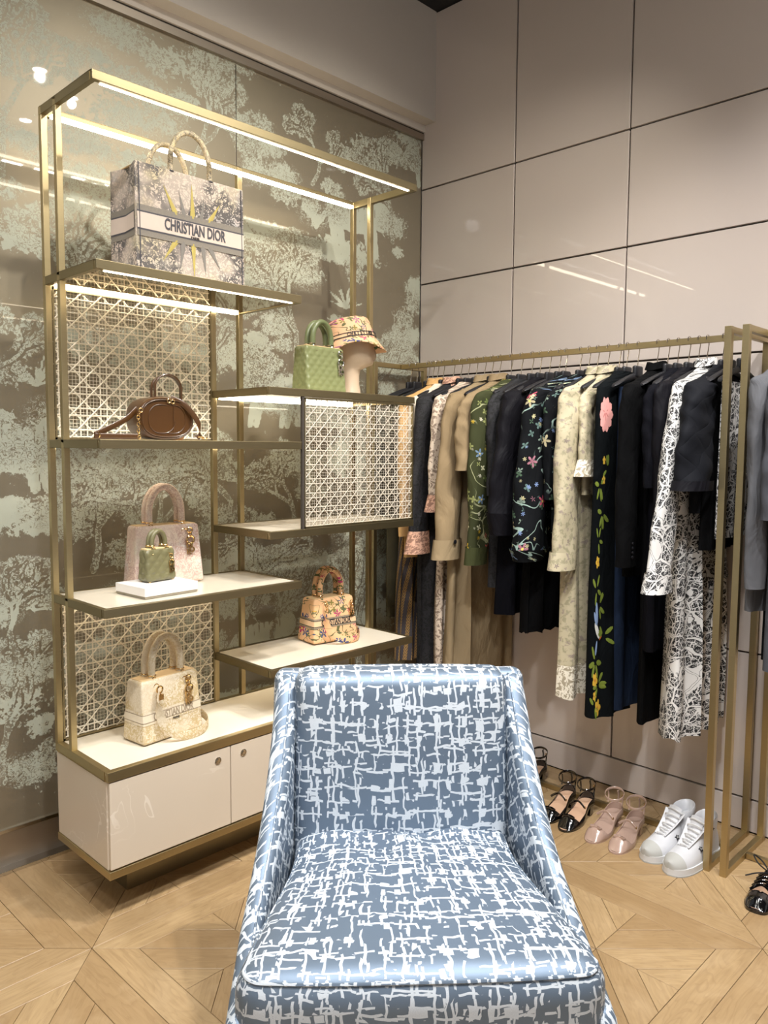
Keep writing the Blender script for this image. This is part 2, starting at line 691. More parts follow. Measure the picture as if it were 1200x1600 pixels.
def printed(name, base, tints, ink, sc=38, w=.03, tint_sc=7, bump=.1, rough=.7, coord='obj', amount=.6):
    g = G(name)
    v = g.obj() if coord == 'obj' else g.uv()
    c = hexc(base)
    for i, t in enumerate(tints):
        k = g.ramp(g.noise(g.vmath('ADD', v, (i * 3.1, i * 1.7, i * 5.3)), tint_sc, 3, .6), .52, .66)
        c = g.mix(g.math('MULTIPLY', k, amount), c, hexc(t))
    s1 = scribble(g, v, sc, w, 3, 1.0)
    s2 = scribble(g, v, sc * 1.9, w * 1.1, 2, .8)
    k = g.ramp(g.noise(v, tint_sc * .8, 2), .42, .52)
    ln = g.math('MULTIPLY', g.math('MAXIMUM', s1, s2), g.math('ADD', .35, g.math('MULTIPLY', k, .65)))
    g.set(Base_Color=g.mix(ln, c, hexc(ink)), Roughness=rough)
    g.bump(g.noise(v, 400, 2), bump, .001)
    return g.m


TOTE = printed('toile_embroidery_tote', 'cbbcae', ['9aa3ae', 'b9ad78', 'bba9aa'], '5d5856', 34, .048, 9, amount=.5)
TOTE_H = printed('tote_handle_print', 'd6c7a6', ['b8a35f', 'c9b9a0'], '7c7468', 60, .03, 12)
PINKTOILE = printed('pink_toile', 'dccab8', ['b0b2b8', 'cfae9f', 'ccb0a4', 'bdbaa6'], 'bb9c90', 40, .028, 10)
CREAMTOILE = printed('cream_gold_toile', 'd9cbb3', ['c4b08a', 'cfbf9f'], 'bfa97e', 40, .035, 9, amount=.5)


PINK_H = printed('pink_toile_handle', 'e2d0bf', ['c9c6c6', 'dcbcae'], 'c7a99c', 45, .018, 14, amount=.4)
CREAM_H = printed('cream_toile_handle', 'e0d4bd', ['d3c3a0'], 'cdb991', 45, .02, 14, amount=.4)


def floral_bag_mat(name, base):
    g = G(name)
    v = g.obj()
    x = g.xyz(v)
    v2 = g.comb(g.math('ADD', x[0], g.math('MULTIPLY', x[1], .7)), x[2], 0)
    c = hexc(base)
    c = flowers(g, v2, 34, 2, .42, .75, c, [hexc('6c7344'), hexc('57653f'), hexc('8a7d3c')], seed=3.0, squash=.75)
    c = g.mix(scribble(g, v2, 22, .018, 1, .5), c, hexc('5b5a36'))
    c = flowers(g, v2, 19, 5, .40, .6, c, [hexc('b7386a'), hexc('c96a3e'), hexc('d9a53a'), hexc('8f3f7a'), hexc('3b4a78')], hexc('e0c050'), seed=9.0)
    c = flowers(g, v2, 30, 6, .33, .35, c, [hexc('3d4b7d'), hexc('b93a52'), hexc('d99f3a')], hexc('f0e0b0'), seed=5.5)
    g.set(Base_Color=c, Roughness=.75)
    g.bump(g.noise(v, 420, 2), .2, .001)
    return g.m


FLORALBAG = floral_bag_mat('peach_floral_embroidery', 'dcae80')
GREYBAND = plain('grey_embroidered_band', '8a7c66', .8, 0, .35, 260)
GREYBAND2 = plain('grey_tote_band', '857e74', .8, 0, .25, 260)
PEACH = plain('peach_canvas', 'd9b48c', .75, 0, .05, 60)
TOTEBASE = plain('tote_plain_band', 'd2c1b4', .75, 0, .04, 60)
CREAMBASE = plain('cream_plain_band', 'd8cab2', .75, 0, .05, 60)
STAR_Y = plain('star_yellow', 'b5a45a', .7, 0, .15, 60)
STAR_G = plain('star_grey', '7f7a74', .7, 0, .15, 60)

# ------------------------------------------------------------------ the setting
ZC = 3.49


def struct(o):
    o['kind'] = 'structure'
    return o


# --- wall_left: toile wallpaper behind glass, drawn into a per-vertex "print" field
def wallpaper():
    rng = random.Random(5)
    x0, x1, z0, z1, st = -2.72, 0.0, .137, 2.93, .0065
    xs = np.arange(x0, x1 + 1e-6, st)
    zs = np.arange(z0, z1 + 1e-6, st)
    X, Z = np.meshgrid(xs, zs)
    R = np.full(X.shape, .10)
    C = np.zeros(X.shape)
    A = np.zeros(X.shape)

    def disc(cx, cz, r, v=.62, edge=.5, sx=1, sz=1, arr=None, ph=0):
        a = R if arr is None else arr
        d = np.sqrt(((X - cx) / sx) ** 2 + ((Z - cz) / sz) ** 2) / r
        k = np.clip((1 - d) / edge, 0, 1) * v
        np.maximum(a, k, out=a)

    def stroke(p, q, w0, w1, v=1.3, arr=None, mode='max'):
        a = R if arr is None else arr
        lo = (min(p[0], q[0]) - .08, max(p[0], q[0]) + .08)
        i0, i1 = np.searchsorted(xs, lo)
        j0, j1 = np.searchsorted(zs, (min(p[1], q[1]) - .08, max(p[1], q[1]) + .08))
        if i1 <= i0 or j1 <= j0:
            return
        sx_, sz_ = X[j0:j1, i0:i1], Z[j0:j1, i0:i1]
        dx, dz = q[0] - p[0], q[1] - p[1]
        L = dx * dx + dz * dz + 1e-9
        t = np.clip(((sx_ - p[0]) * dx + (sz_ - p[1]) * dz) / L, 0, 1)
        d = np.hypot(sx_ - p[0] - t * dx, sz_ - p[1] - t * dz)
        w = w0 + (w1 - w0) * t
        k = np.clip((w - d) / .006 + .5, 0, 1)
        sub = a[j0:j1, i0:i1]
        if mode == 'max':
            sub[:] = np.maximum(sub, k * v)
        else:
            sub[:] = sub * (1 - k)

    def tree(x, z, h, lean, leafy=1.0, depth=4):
        segs, tips = [], []

        def grow(px, pz, ang, ln, w, d):
            qx, qz = px + ln * sin(ang), pz + ln * cos(ang)
            mx, mz = (px + qx) / 2 + rng.uniform(-.12, .12) * ln, (pz + qz) / 2
            segs.append(((px, pz), (mx, mz), w, w * .85))
            segs.append(((mx, mz), (qx, qz), w * .85, w * .68))
            if d == 0:
                tips.append((qx, qz))
                return
            for k in range(rng.choice((2, 2, 3))):
                grow(qx, qz, ang + rng.uniform(-.95, .95), ln * rng.uniform(.6, .85), w * .62, d - 1)
            if d <= 2:
                tips.append((qx, qz))
        grow(x, z, lean, h * .3, h * .024, depth)
        for (tx, tz) in tips:
            r = h * rng.uniform(.075, .14) * leafy
            disc(tx, tz, r, .66, .55, 1.15, .9)
            disc(tx, tz, r * 1.1, .9, .5, 1.1, .9, C)
        for p, q, w0, w1 in segs:
            stroke(p, q, w0 + .007, w1 + .007, mode='cut')
        for p, q, w0, w1 in segs:
            stroke(p, q, w0, w1)
            if w0 > .006:
                stroke(p, q, w0, w1, 1.5, C)
    # undergrowth: soft clumps over most of the paper, leaving bare sky pockets
    for k in range(520):
        cx, cz = rng.uniform(x0, x1), rng.uniform(z0, z1)
        q = sin(cx * 5.1 + 1.3) * cos(cz * 6.3 + .7) + .5 * sin(cx * 11 + cz * 7)
        if q > -.30:
            disc(cx, cz, rng.uniform(.05, .13), rng.uniform(.45, .66), .7, 1.25, .8)
            if rng.random() < .5:
                disc(cx, cz, .1, .8, .7, 1.2, .8, C)
            if rng.random() < .3:
                disc(cx, cz, .09, .9, .7, 1.3, .7, A)
    # ground strips with hatching
    for (gx, gz, gw) in ((-1.6, 1.36, .5), (-1.95, 1.18, .3), (-.85, .92, .4), (-1.9, .66, .35), (-1.2, .35, .5), (-.5, 1.35, .4), (-.6, 2.28, .25), (-1.3, 2.3, .4), (-2.3, 2.1, .5), (-2.3, .35, .4), (-.3, .6, .3), (-1.5, 1.78, .45)):
        for k in range(7):
            disc(gx + rng.uniform(-gw, gw), gz + rng.uniform(-.05, .05), rng.uniform(.09, .16), .6, .8, 2.0, .5)
        disc(gx, gz, gw, 1, .6, 1, .16, A)
    for a in ((-.78, 1.72, .62, -.05), (-1.72, .98, .5, .15), (-1.45, .92, .62, -.1), (-2.05, .30, .5, .1), (-1.98, .70, .36, -.3), (-2.0, 2.25, .66, .05), (-1.3, 2.42, .5, .3),
              (-.2, 2.40, .5, -.1), (-1.15, 1.05, .5, .1), (-.78, 1.02, .5, -.25), (-1.25, 1.5, .5, -.2), (-.35, 1.55, .55, .2), (-.95, .45, .6, .1), (-1.55, .25, .6, -.1), (-.4, .3, .7, 0),
              (-2.45, 1.5, .6, 0), (-2.4, .8, .6, .2), (-1.7, 1.72, .55, -.2), (-.7, 2.55, .35, .4), (-2.1, 1.52, .42, .25), (-1.02, .75, .45, .3), (-.15, 1.0, .6, -.2), (-2.5, 2.2, .6, .2)):
        tree(*a)
    # bamboo and palm fronds
    for (bx, bz) in ((-1.85, .86), (-1.1, 1.28), (-2.02, .5), (-.98, 1.7), (-.5, 2.05), (-1.3, .8), (-1.62, 1.45), (-1.9, 1.62)):
        for k in range(16):
            an = rng.uniform(-1.5, 1.5)
            ln = rng.uniform(.06, .13)
            stroke((bx, bz), (bx + ln * sin(an), bz + ln * cos(an)), .004, .001, 1.2)
    # big cats: striped body, legs, tail, head
    for (cx, cz, s_, fl) in ((-.46, 2.46, .17, 1), (-2.02, 1.42, .17, 1), (-.92, 1.62, .13, -1), (-1.0, .62, .14, 1)):
        disc(cx, cz, s_, 1.2, .12, 1, .42)
        disc(cx + fl * s_ * 1.05, cz + s_ * .2, s_ * .42, 1.2, .15)
        for lx in (-.75, -.5, .5, .75):
            stroke((cx + lx * s_, cz - s_ * .2), (cx + lx * s_ + .02 * fl, cz - s_ * .85), s_ * .13, s_ * .09)
        stroke((cx - fl * s_ * .9, cz), (cx - fl * s_ * 1.3, cz - s_ * .5), s_ * .07, s_ * .05)
        for k in range(9):
            xx = cx + (k - 4) * s_ * .2
            stroke((xx, cz + s_ * .36), (xx + .008 * fl, cz - s_ * .15), .0045, .001, mode='cut')
    # monkey near the top corner
    disc(-.06, 2.83, .06, 1.2, .2, .8, 1.3)
    disc(-.07, 2.90, .032, 1.2, .2)
    stroke((-.09, 2.86), (-.14, 2.78), .014, .01)
    stroke((-.03, 2.78), (-.02, 2.70), .016, .01)
    nx, nz = len(xs), len(zs)
    vs = np.stack([X.ravel(), np.zeros(X.size), Z.ravel()], 1)
    idx = np.arange(nx * nz).reshape(nz, nx)
    f = np.stack([idx[:-1, :-1], idx[:-1, 1:], idx[1:, 1:], idx[1:, :-1]], -1).reshape(-1, 4)
    me = bpy.data.meshes.new('wall_left')
    nv, nf = len(vs), len(f)
    ex = np.array([(-8, 0, z0), (x0, 0, z0), (x0, 0, zs[-1]), (-8, 0, zs[-1])])
    vs = np.concatenate([vs, ex])
    f = np.concatenate([f, [[nv, nv + 1, nv + 2, nv + 3]]])
    me.vertices.add(len(vs))
    me.vertices.foreach_set('co', vs.ravel())
    me.loops.add(len(f) * 4)
    me.loops.foreach_set('vertex_index', f.ravel().astype(np.int32))
    me.polygons.add(len(f))
    me.polygons.foreach_set('loop_start', np.arange(0, len(f) * 4, 4, dtype=np.int32))
    me.update(calc_edges=True)
    at_ = me.attributes.new('print', 'FLOAT_VECTOR', 'POINT')
    dat = np.stack([R.ravel(), C.ravel(), A.ravel()], 1)
    dat = np.concatenate([dat, [[.4, .3, .2]] * 4])
    at_.data.foreach_set('vector', dat.astype(np.float32).ravel())
    me.materials.append(WALLPAPER)
    o = bpy.data.objects.new('wall_left', me)
    col.objects.link(o)
    return struct(o)


wallL = wallpaper()
mb = MB().box((-8, .012, -.02), (.12, .12, ZC))
mb.build('backing', SOFFIT, wallL, False)
MB().box((-1.0975, -.003, .137), (-1.0945, .0, 2.92)).build('glass_seam', STEEL_P, wallL, False)

# steel skirting of the left wall
sk = struct(MB().box((-8, -.004, .036), (-.0, .012, .128)).build('baseboard_left', STEEL, None, False))
MB().box((-8, -.006, .126), (0, .012, .137)).build('top_edge', STEEL_P, sk, False)
MB().box((-8, -.042, .0005), (0, .012, .012)).build('floor_strip', STEEL_P, sk, False, bevel=.001)
MB().box((-8, -.002, .010), (0, .012, .037)).build('cove', STEEL, sk, False)

# bulkhead over the left wall, with the shadow gap and steel track under it
so = struct(MB().box((-8, -.087, 2.985), (0, .1, ZC)).build('trim_1', SOFFIT, None, False))
MB().box((-8, -.022, 2.952), (0, .1, 2.985)).build('lower_step', SOFFIT, so, False)
MB().box((-8, -.012, 2.944), (0, .1, 2.952)).build('shadow_gap', DARKGAP, so, False)
MB().box((-8, -.016, 2.916), (0, .1, 2.944)).build('steel_track', STEEL, so, False)

struct(MB().box((-8, -6.5, ZC), (.12, .12, ZC + .05)).build('ceiling', BLACKPAINT, None, False))

# --- wall_right: glossy panels with recessed joints
wallR = struct(MB().box((.012, -6.5, -.02), (.12, 0, ZC)).build('wall_right', DARKGAP, None, False))
ys = [0.0, -.5563, -1.1058, -1.6714, -2.23, -2.79, -3.35, -3.91, -4.47, -5.03, -5.59, -6.15]
zs = [.0, .1255, .675, 1.22, 1.7699, 2.2255, 2.6811, ZC]
gap = .0036
cache = {}
for i in range(len(ys) - 1):
    for j in range(len(zs) - 1):
        if j == 0 and i % 4:
            continue
        ya, yb = ys[i], ys[i + 4 if (j == 0 and i + 4 < len(ys)) else (len(ys) - 1 if j == 0 else i + 1)]
        key = (round(ya - yb, 3), round(zs[j + 1] - zs[j], 3))
        w, h = ya - yb - 2 * gap, zs[j + 1] - zs[j] - 2 * gap
        if key not in cache:
            cache[key] = MB().box((-.0, -w / 2, -h / 2), (.02, w / 2, h / 2)).mesh('wall_panel', PANEL, False)
        o = bpy.data.objects.new('wall_panel', cache[key])
        col.objects.link(o)
        o.parent = wallR
        o.location = (0, (ya + yb) / 2, (zs[j] + zs[j + 1]) / 2)
        bv = o.modifiers.new('edge_bevel', 'BEVEL')
        bv.width = .0012
        bv.segments = 1

# --- floor: star parquet, every plank its own piece
floor = struct(MB().box((-8, -6.5, -.05), (.1, .1, -.0045)).build('floor', plain('floor_joint', '5a4027', .9), None, False))
L_, a_ = .675, .0945
s_ = L_ - 2 * a_
b_ = .124
S0 = (-2.038, -.609)


def shrink(poly, d):
    n = len(poly)
    ar = sum(poly[i - 1][0] * poly[i][1] - poly[i][0] * poly[i - 1][1] for i in range(n))
    if ar < 0:
        poly = poly[::-1]
    out = []
    for i in range(n):
        p0, p1, p2 = Vector(poly[i - 1]), Vector(poly[i]), Vector(poly[(i + 1) % n])
        d1, d2 = (p1 - p0).normalized(), (p2 - p1).normalized()
        n1, n2 = Vector((-d1.y, d1.x)), Vector((-d2.y, d2.x))
        k = n1 + n2
        k = k / max(.25, k.dot(n1))
        out.append(tuple(p1 + k * d))
    return out


def rot2(p, a):
    return (p[0] * cos(a) - p[1] * sin(a), p[0] * sin(a) + p[1] * cos(a))


def clip(poly, ax, lim):
    out = []
    for i in range(len(poly)):
        p, q = poly[i - 1], poly[i]
        pi_, qi = p[ax] <= lim, q[ax] <= lim
        if pi_ != qi:
            t = (lim - p[ax]) / (q[ax] - p[ax])
            out.append((p[0] + t * (q[0] - p[0]), p[1] + t * (q[1] - p[1])))
        if qi:
            out.append(q)
    return out


arm = [(-L_ / 2, 0), (L_ / 2, 0), (L_ / 2 - a_, a_), (-L_ / 2 + a_, a_)]
h_ = s_ / 2
chl = [(-h_, -h_), (-h_ + b_, -h_), (0, -b_), (0, 0)]
inl = [(-h_ + b_, -h_), (0, -h_), (0, -b_)]
chr_ = [(-x, y) for x, y in chl][::-1]
inr = [(-x, y) for x, y in inl][::-1]
types = {'arm': (arm, 0), 'chl': (chl, pi / 4), 'inl': (inl, pi / 4), 'chr': (chr_, -pi / 4), 'inr': (inr, -pi / 4)}
pmesh, ppoly = {}, {}
for k, (poly, ga) in types.items():
    pl = shrink([rot2(p, -ga) for p in poly], .0007)
    ppoly[k] = pl
    pmesh[k] = MB().prism(pl, -.012, 0, inset=.0011, drop=.0009).mesh('plank', OAK, False)
planks = []
for i in range(-6, 5):
    for j in range(-8, 3):
        sx_, sy_ = S0[0] + i * L_, S0[1] + j * L_
        for k in range(2):
            planks.append(('arm', (sx_ + L_ / 2, sy_), k * pi))
            planks.append(('arm', (sx_, sy_ + L_ / 2), pi / 2 + k * pi))
        for q in range(4):
            for t in ('chl', 'inl', 'chr', 'inr'):
                planks.append((t, (sx_ + L_ / 2, sy_ + L_ / 2), q * pi / 2))
seen, rest = [], []
camp = cam.location.copy()
for t, c, an in planks:
    ga = types[t][1]
    W = [(c[0] + x, c[1] + y) for x, y in (rot2(p, an + ga) for p in ppoly[t])]
    if min(p[0] for p in W) > -.001 or min(p[1] for p in W) > -.001:
        continue
    cut = max(p[0] for p in W) > -.001 or max(p[1] for p in W) > -.001
    cx, cy = sum(p[0] for p in W) / len(W), sum(p[1] for p in W) / len(W)
    d = Vector((cx, cy, 0)) - camp
    z = d.dot(fw)
    vis = z > .3 and abs(d.dot(rt) / z) < .56 and -.70 < d.dot(up) / z
    (seen if vis else rest).append((d.length, t, c, an, W, cut))
seen.sort(key=lambda e: e[0])
rest += seen[300:]
for dd, t, c, an, W, cut in seen[:300]:
    ga = types[t][1]
    if cut:
        W2 = clip(clip(W, 0, -.001), 1, -.001)
        if len(W2) < 3:
            continue
        loc = [rot2((p[0] - c[0], p[1] - c[1]), -(an + ga)) for p in W2]
        me = MB().prism(shrink(loc, 0), -.012, 0).mesh('plank', OAK, False)
    else:
        me = pmesh[t]
    o = bpy.data.objects.new('plank', me)
    col.objects.link(o)
    o.parent = floor
    o.location = (c[0], c[1], random.uniform(-.0002, .0002))
    o.rotation_euler = (0, 0, an + ga)
mb = MB()
for dd, t, c, an, W, cut in rest:
    W2 = clip(clip(W, 0, -.001), 1, -.001) if cut else W
    if len(W2) >= 3 and min(p[0] for p in W2) > -7.9 and min(p[1] for p in W2) > -6.4:
        mb.prism(shrink(W2, 0), -.012, 0)
o = mb.build('plank_field', OAK, floor, False, merge=False)
o['kind'] = 'stuff'

# --- ceiling lamps (over the aisle, seen mirrored in the glossy walls)
lampsets = [(-.913, -.764, -2.92), (-.70, -.50, -2.92), (-.45, -.165, -2.9), (-1.32, -1.05, -2.88), (-3.80, -3.26, -2.82), (-9.4 + 2, -7.7 + 2.2, -2.4),
            (-3.9, -3.23, -1.86), (-5.28, -4.09, -1.78), (-3.87, -3.32, -1.29), (-5.44, -4.10, -1.2)]
for i, (xa, xb, yy) in enumerate(lampsets):
    t = empty('linear_lamp', ((xa + xb) / 2, yy, 3.3), 0, 'slim white linear lamp hung under the black ceiling', 'lamp', 'linear lamps over the aisle')
    w = (xb - xa) / 2
    MB().box((-w, -.02, 0), (w, .02, .03)).build('housing', SOFFIT, t, False, bevel=.002)
    MB().box((-w + .01, -.015, -.004), (w - .01, .015, 0)).build('diffuser', LAMP, t, False)
    for xx in (-w * .8, w * .8):
        MB().tube([(xx, 0, .03), (xx, 0, ZC - 3.3)], .002, 6).build('hanging_wire', SILVER, t)
for (xx, yy) in ((-1.077, -1.874), (-.86, -2.629), (-.8, -2.093), (-2.87, -1.95), (-3.6, -1.91)):
    t = empty('ceiling_downlight', (xx, yy, ZC), 0, 'round recessed downlight in the black ceiling', 'lamp', 'downlights in the ceiling')
    MB().lathe([(.05, -.001), (.05, -.006), (.04, -.008), (.036, -.004)], n=24).build('ring', SOFFIT, t)
    MB().lathe([(.036, -.003), (.036, -.005)], n=24).build('lens', LAMP, t)

# ------------------------------------------------------------------ brass display shelving
XL, XM1, XM2, XR = -1.954, -1.360, -1.2228, -.6435
YF, YB, YP = -.5555, -.197, -.308
zt, z2, z3, z4, z5, z6, z7, zb = 2.4378, 1.9342, 1.4373, 1.6196, 1.1324, .9509, .6543, .469
PW = .019
unit = empty('display_shelving', ((XL + XR) / 2, (YF + YB) / 2, 0), 0, 'tall brass frame shelving with cream shelves and cane panels on a low cabinet', 'shelving')
UO = Vector(unit.location)


def ub(lo, hi):
    return MB().box(Vector(lo) - UO, Vector(hi) - UO)


def post(x, y0, za, zc):
    return ub((x, y0, za), (x + PW, y0 + PW, zc)).build('post', BRASS, unit, False, bevel=.0012)


post(XL, YB - PW, zb, zt - .002)
post(XL, YP - PW / 2, zb, zt - .002)
post(XM1, YB - PW, zb, z2 - .002)
post(XM2 - PW, YB - PW, zb, zt - .002)
post(XR - PW, YB - PW, zb, zt - .002)
post(XR - PW, YP - PW / 2, zb, zt - .002)


def shelf(x0, x1, z, th=.026, panel=True, led_back=True, led_front=False, rim=.016):
    mb = MB()
    for lo, hi in (((x0, YF, z - th), (x1, YF + rim, z)), ((x0, YB - rim, z - th), (x1, YB, z)), ((x0, YF + rim, z - th), (x0 + rim, YB - rim, z)), ((x1 - rim, YF + rim, z - th), (x1, YB - rim, z))):
        mb.box(Vector(lo) - UO, Vector(hi) - UO)
    sh = mb.build('shelf', BRASS_D, unit, False, bevel=.0012)
    if panel:
        ub((x0 + rim, YF + rim, z - th + .006), (x1 - rim, YB - rim, z - .0015)).build('panel', CREAM, sh, False)
    if led_back:
        ub((x0 + .03, YB - rim - .016, z - th - (.004 if z > 1.5 else -.001)), (x1 - .03, YB - rim + .002, z - th + .0055)).build('light_strip', LED, sh, False)
    if led_front:
        ub((x0 + .03, YF + rim - .003, z - th - .002), (x1 - .03, YF + rim + .005, z - th + .0055)).build('light_strip', LED, sh, False)
    return sh


shelf(XL, XR, zt, panel=False, led_front=True)
s2_ = shelf(XL, XM2, z2, led_front=True)
MIRR = plain('bronze_mirror', '9c8a66', .04, 1, .02)
ub((XL + .017, YF + .022, z2 - .0235), (XM2 - .017, YB - .034, z2 - .0205)).build('mirror_underside', MIRR, s2_, False)
shelf(XL, XM2, z3)
shelf(XM1, XR, z4)
shelf(XM1, XR, z5, led_back=False)
shelf(XL, XM2, z6)
shelf(XM1, XR, z7)

# cane panels
_cr = random.Random(2)


def cane(x0, x1, za, zc, y, p, gp, r, mat, frame=True, name='cane_panel', fine=None):
    fr = MB()
    t = .006
    if frame:
        for lo, hi in (((x0, y - .005, za), (x1, y + .005, za + t)), ((x0, y - .005, zc - t), (x1, y + .005, zc)), ((x0, y - .005, za), (x0 + t, y + .005, zc)), ((x1 - t, y - .005, za), (x1, y + .005, zc))):
            fr.box(Vector(lo) - UO, Vector(hi) - UO)
    f = fr.build(name, BRASS_D, unit, False)
    mb = MB()
    yfront = y

    def strand(px, pz, qx, qz, yy, w):
        d = Vector((qx - px, 0, qz - pz))
        ln = d.length
        if ln < .004:
            return
        d /= ln
        nrm = Vector((-d.z, 0, d.x)) * w
        A, B = Vector((px, yy, pz)) - UO, Vector((qx, yy, qz)) - UO
        e = Vector((0, w * .5, 0))
        vs = [A - nrm, A - e, A + nrm, A + e, B - nrm, B - e, B + nrm, B + e]
        mb.add(vs, [(0, 1, 5, 4), (1, 2, 6, 5), (2, 3, 7, 6), (3, 0, 4, 7)])
    z = za + p * .3
    while z < zc:
        for k in (-gp / 2, gp / 2):
            if za < z + k < zc:
                strand(x0, z + k, x1, z + k, y, r)
        z += p
    x = x0 + p * .4
    while x < x1:
        for k in (-gp / 2, gp / 2):
            if x0 < x + k < x1:
                strand(x + k, za, x + k, zc, y + .0015, r)
        x += p
    if fine:
        # second, finer layer woven a little behind the first
        fp, fr_, fy = fine
        z = za + fp * .5
        while z < zc:
            strand(x0, z, x1, z, y + fy, fr_)
            z += fp
        x = x0 + fp * .5
        while x < x1:
            strand(x, za, x, zc, y + fy + .001, fr_)
            x += fp
    # diagonals through the rectangle centres
    for sg in (1, -1):
        X0, Z0 = x0 + p * .4, za + p * .3
        for k in range(-40, 60):
            # line: (x-X0) = sg*(z-Z0) + (k+.5)*p
            c = X0 + (k + .5) * p
            t0, t1 = za, zc
            xa_, xb_ = c + sg * (t0 - Z0), c + sg * (t1 - Z0)
            lo, hi = 0.0, 1.0
            dx = xb_ - xa_
            ta, tb = (x0 - xa_) / dx, (x1 - xa_) / dx
            lo, hi = max(0, min(ta, tb)), min(1, max(ta, tb))
            if hi > lo:
                strand(xa_ + lo * dx, t0 + lo * (t1 - t0), xa_ + hi * dx, t0 + hi * (t1 - t0), y - .002 * sg - .001, r * 1.05)
    w = mb.build('cane_webbing', mat, f, False, merge=False)
    w['kind'] = 'stuff'


cane(XL + .02, XM1, z3 + .001, z2 - .03, YB - .014, .068, .022, .0023, CANE, fine=(.0115, .0007, .008))
cane(XL + .02, XM1, zb + .001, z6 - .03, YB - .014, .068, .022, .0023, CANE, fine=(.0115, .0006, .008))
# the closed bay at the right: fine cane front, dark rod at its open edge
cane(XM2 + .014, XR - .002, z5 + .001, z4 - .028, YF + .008, .050, .016, .0014, CANE_S, fine=(.0100, .0005, .004))
ub((XM2 + .004, YF + .002, z5), (XM2 + .013, YF + .012, z4 - .026)).build('panel_rod', DARKGAP, unit, False)

# low cabinet under the shelves
ub((XL + .003, YF + .016, .166), (XR - .003, YB - .001, zb - .03)).build('cabinet_body', PEARL, unit, False, bevel=.003)
sh = MB()
for lo, hi in (((XL, YF, zb - .03), (XR, YF + .02, zb)), ((XL, YB - .02, zb - .03), (XR, YB, zb)), ((XL, YF + .02, zb - .03), (XL + .02, YB - .02, zb)), ((XR - .02, YF + .02, zb - .03), (XR, YB - .02, zb))):
    sh.box(Vector(lo) - UO, Vector(hi) - UO)
ct = sh.build('cabinet_rim', BRASS, unit, False, bevel=.0015)
ub((XL + .02, YF + .02, zb - .029), (XR - .02, YB - .02, zb - .0015)).build('cabinet_top', CREAM, ct, False)
ub((XL, YF, .142), (XR, YB, .166)).build('bottom_rim', BRASS, unit, False, bevel=.0015)
ub((XL + .13, YF + .15, 0), (XR - .13, YB - .04, .142)).build('plinth', BRASS_D, unit, False)
dxs = [XL + .0045, -1.5255, -1.088, XR - .0045]
for k in range(3):
    d = ub((dxs[k] + .0015, YF + .003, .170), (dxs[k + 1] - .0015, YF + .0165, zb - .034)).build('door', PEARL, unit, False, bevel=.0015)
    lx = dxs[k + 1] - .05 if k == 0 else dxs[k] + .05
    mb = MB()
    Mx = Matrix.Translation(Vector((lx, YF + .003, .400)) - UO) @ Matrix.Rotation(pi / 2, 4, 'X')
    mb.lathe([(.0115, -.001), (.0115, .003), (.009, .0042), (.008, .0025), (.005, .0025), (.005, .005), (.002, .005)], M=Mx, n=20)
    mb.build('lock', SILVER, d)

# ------------------------------------------------------------------ armchair
chair = empty('armchair', (-1.673, -1.490, 0), radians(-42.7), 'blue and silver patterned upholstered armchair with sloping sides in the foreground', 'armchair')


def sm(t):
    t = max(0, min(1, t))
    return t * t * (3 - 2 * t)


# seat cushion: wide rounded front, narrower back, crowned
def cush(p, n):
    x, y, z = p
    t = (y + .34) / .62            # 0 front .. 1 back
    wid = 1.0 - .235 * sm(t * 1.15)
    fr = abs(x) / .35
    y2 = y - .02 * (1 - (fr ** 3)) * (1 - t)
    z2 = z
    if z > 0:
        z2 = z + .022 * (1 - min(1, fr) ** 2.4) * (1 - abs(2 * t - 1) ** 2.5) + .004 * sin(x * 31 + y * 9) * sm(t) + .006 * sin(y * 42 + 3 * sin(x * 9)) * sm((t - .45) * 2) * (1 - fr ** 2)
    z2 -= .012 * t
    return (x * wid, y2, z2)


mb = MB()
mb.rbox((.735, .66, .17), .055, (26, 24, 6), cush, Matrix.Translation((0, 0, 0)))
o = mb.build('seat_cushion', CHAIRFAB, chair, loc=(0, -.025, .338), ang=70)
# piping round the front top edge of the cushion
pp = []
raw = [(-.350 - .003, .22 - .03 * k) for k in range(17)]
raw += [(-.314 - .0415 * cos(a), -.275 - .0415 * sin(a)) for a in np.linspace(.15, pi / 2, 8)]
raw += [(-.30 + .05 * k, -.3165) for k in range(13)]
raw += [(.314 + .0415 * sin(a), -.275 - .0415 * cos(a)) for a in np.linspace(0, pi / 2 - .15, 8)]
raw += [(.350 + .003, -.26 + .03 * k) for k in range(17)]
for (xx, yy) in raw:
    q = Vector(cush(Vector((xx * .985, yy, .0705)), None))
    pp.append(tuple(q))
MB().tube(pp, .0035, 6).build('piping', CHAIRFAB, o)


# inner back cushion
def backf(p, n):
    x, y, z = p
    t = (z + .27) / .54
    yy = y + .055 * t
    if y < 0:
        yy -= .018 * (1 - (abs(x) / .29) ** 2.2) * (1 - abs(2 * t - 1) ** 3)
    return (x * (1.0 - .012 * t), yy, z + (.004 * (1 - (x / .28) ** 2) if t > .9 else 0))


mb = MB()
mb.rbox((.575, .12, .52), .035, (20, 5, 20), backf)
mb.build('back_cushion', CHAIRFAB, chair, loc=(0, .285, .560), ang=70)

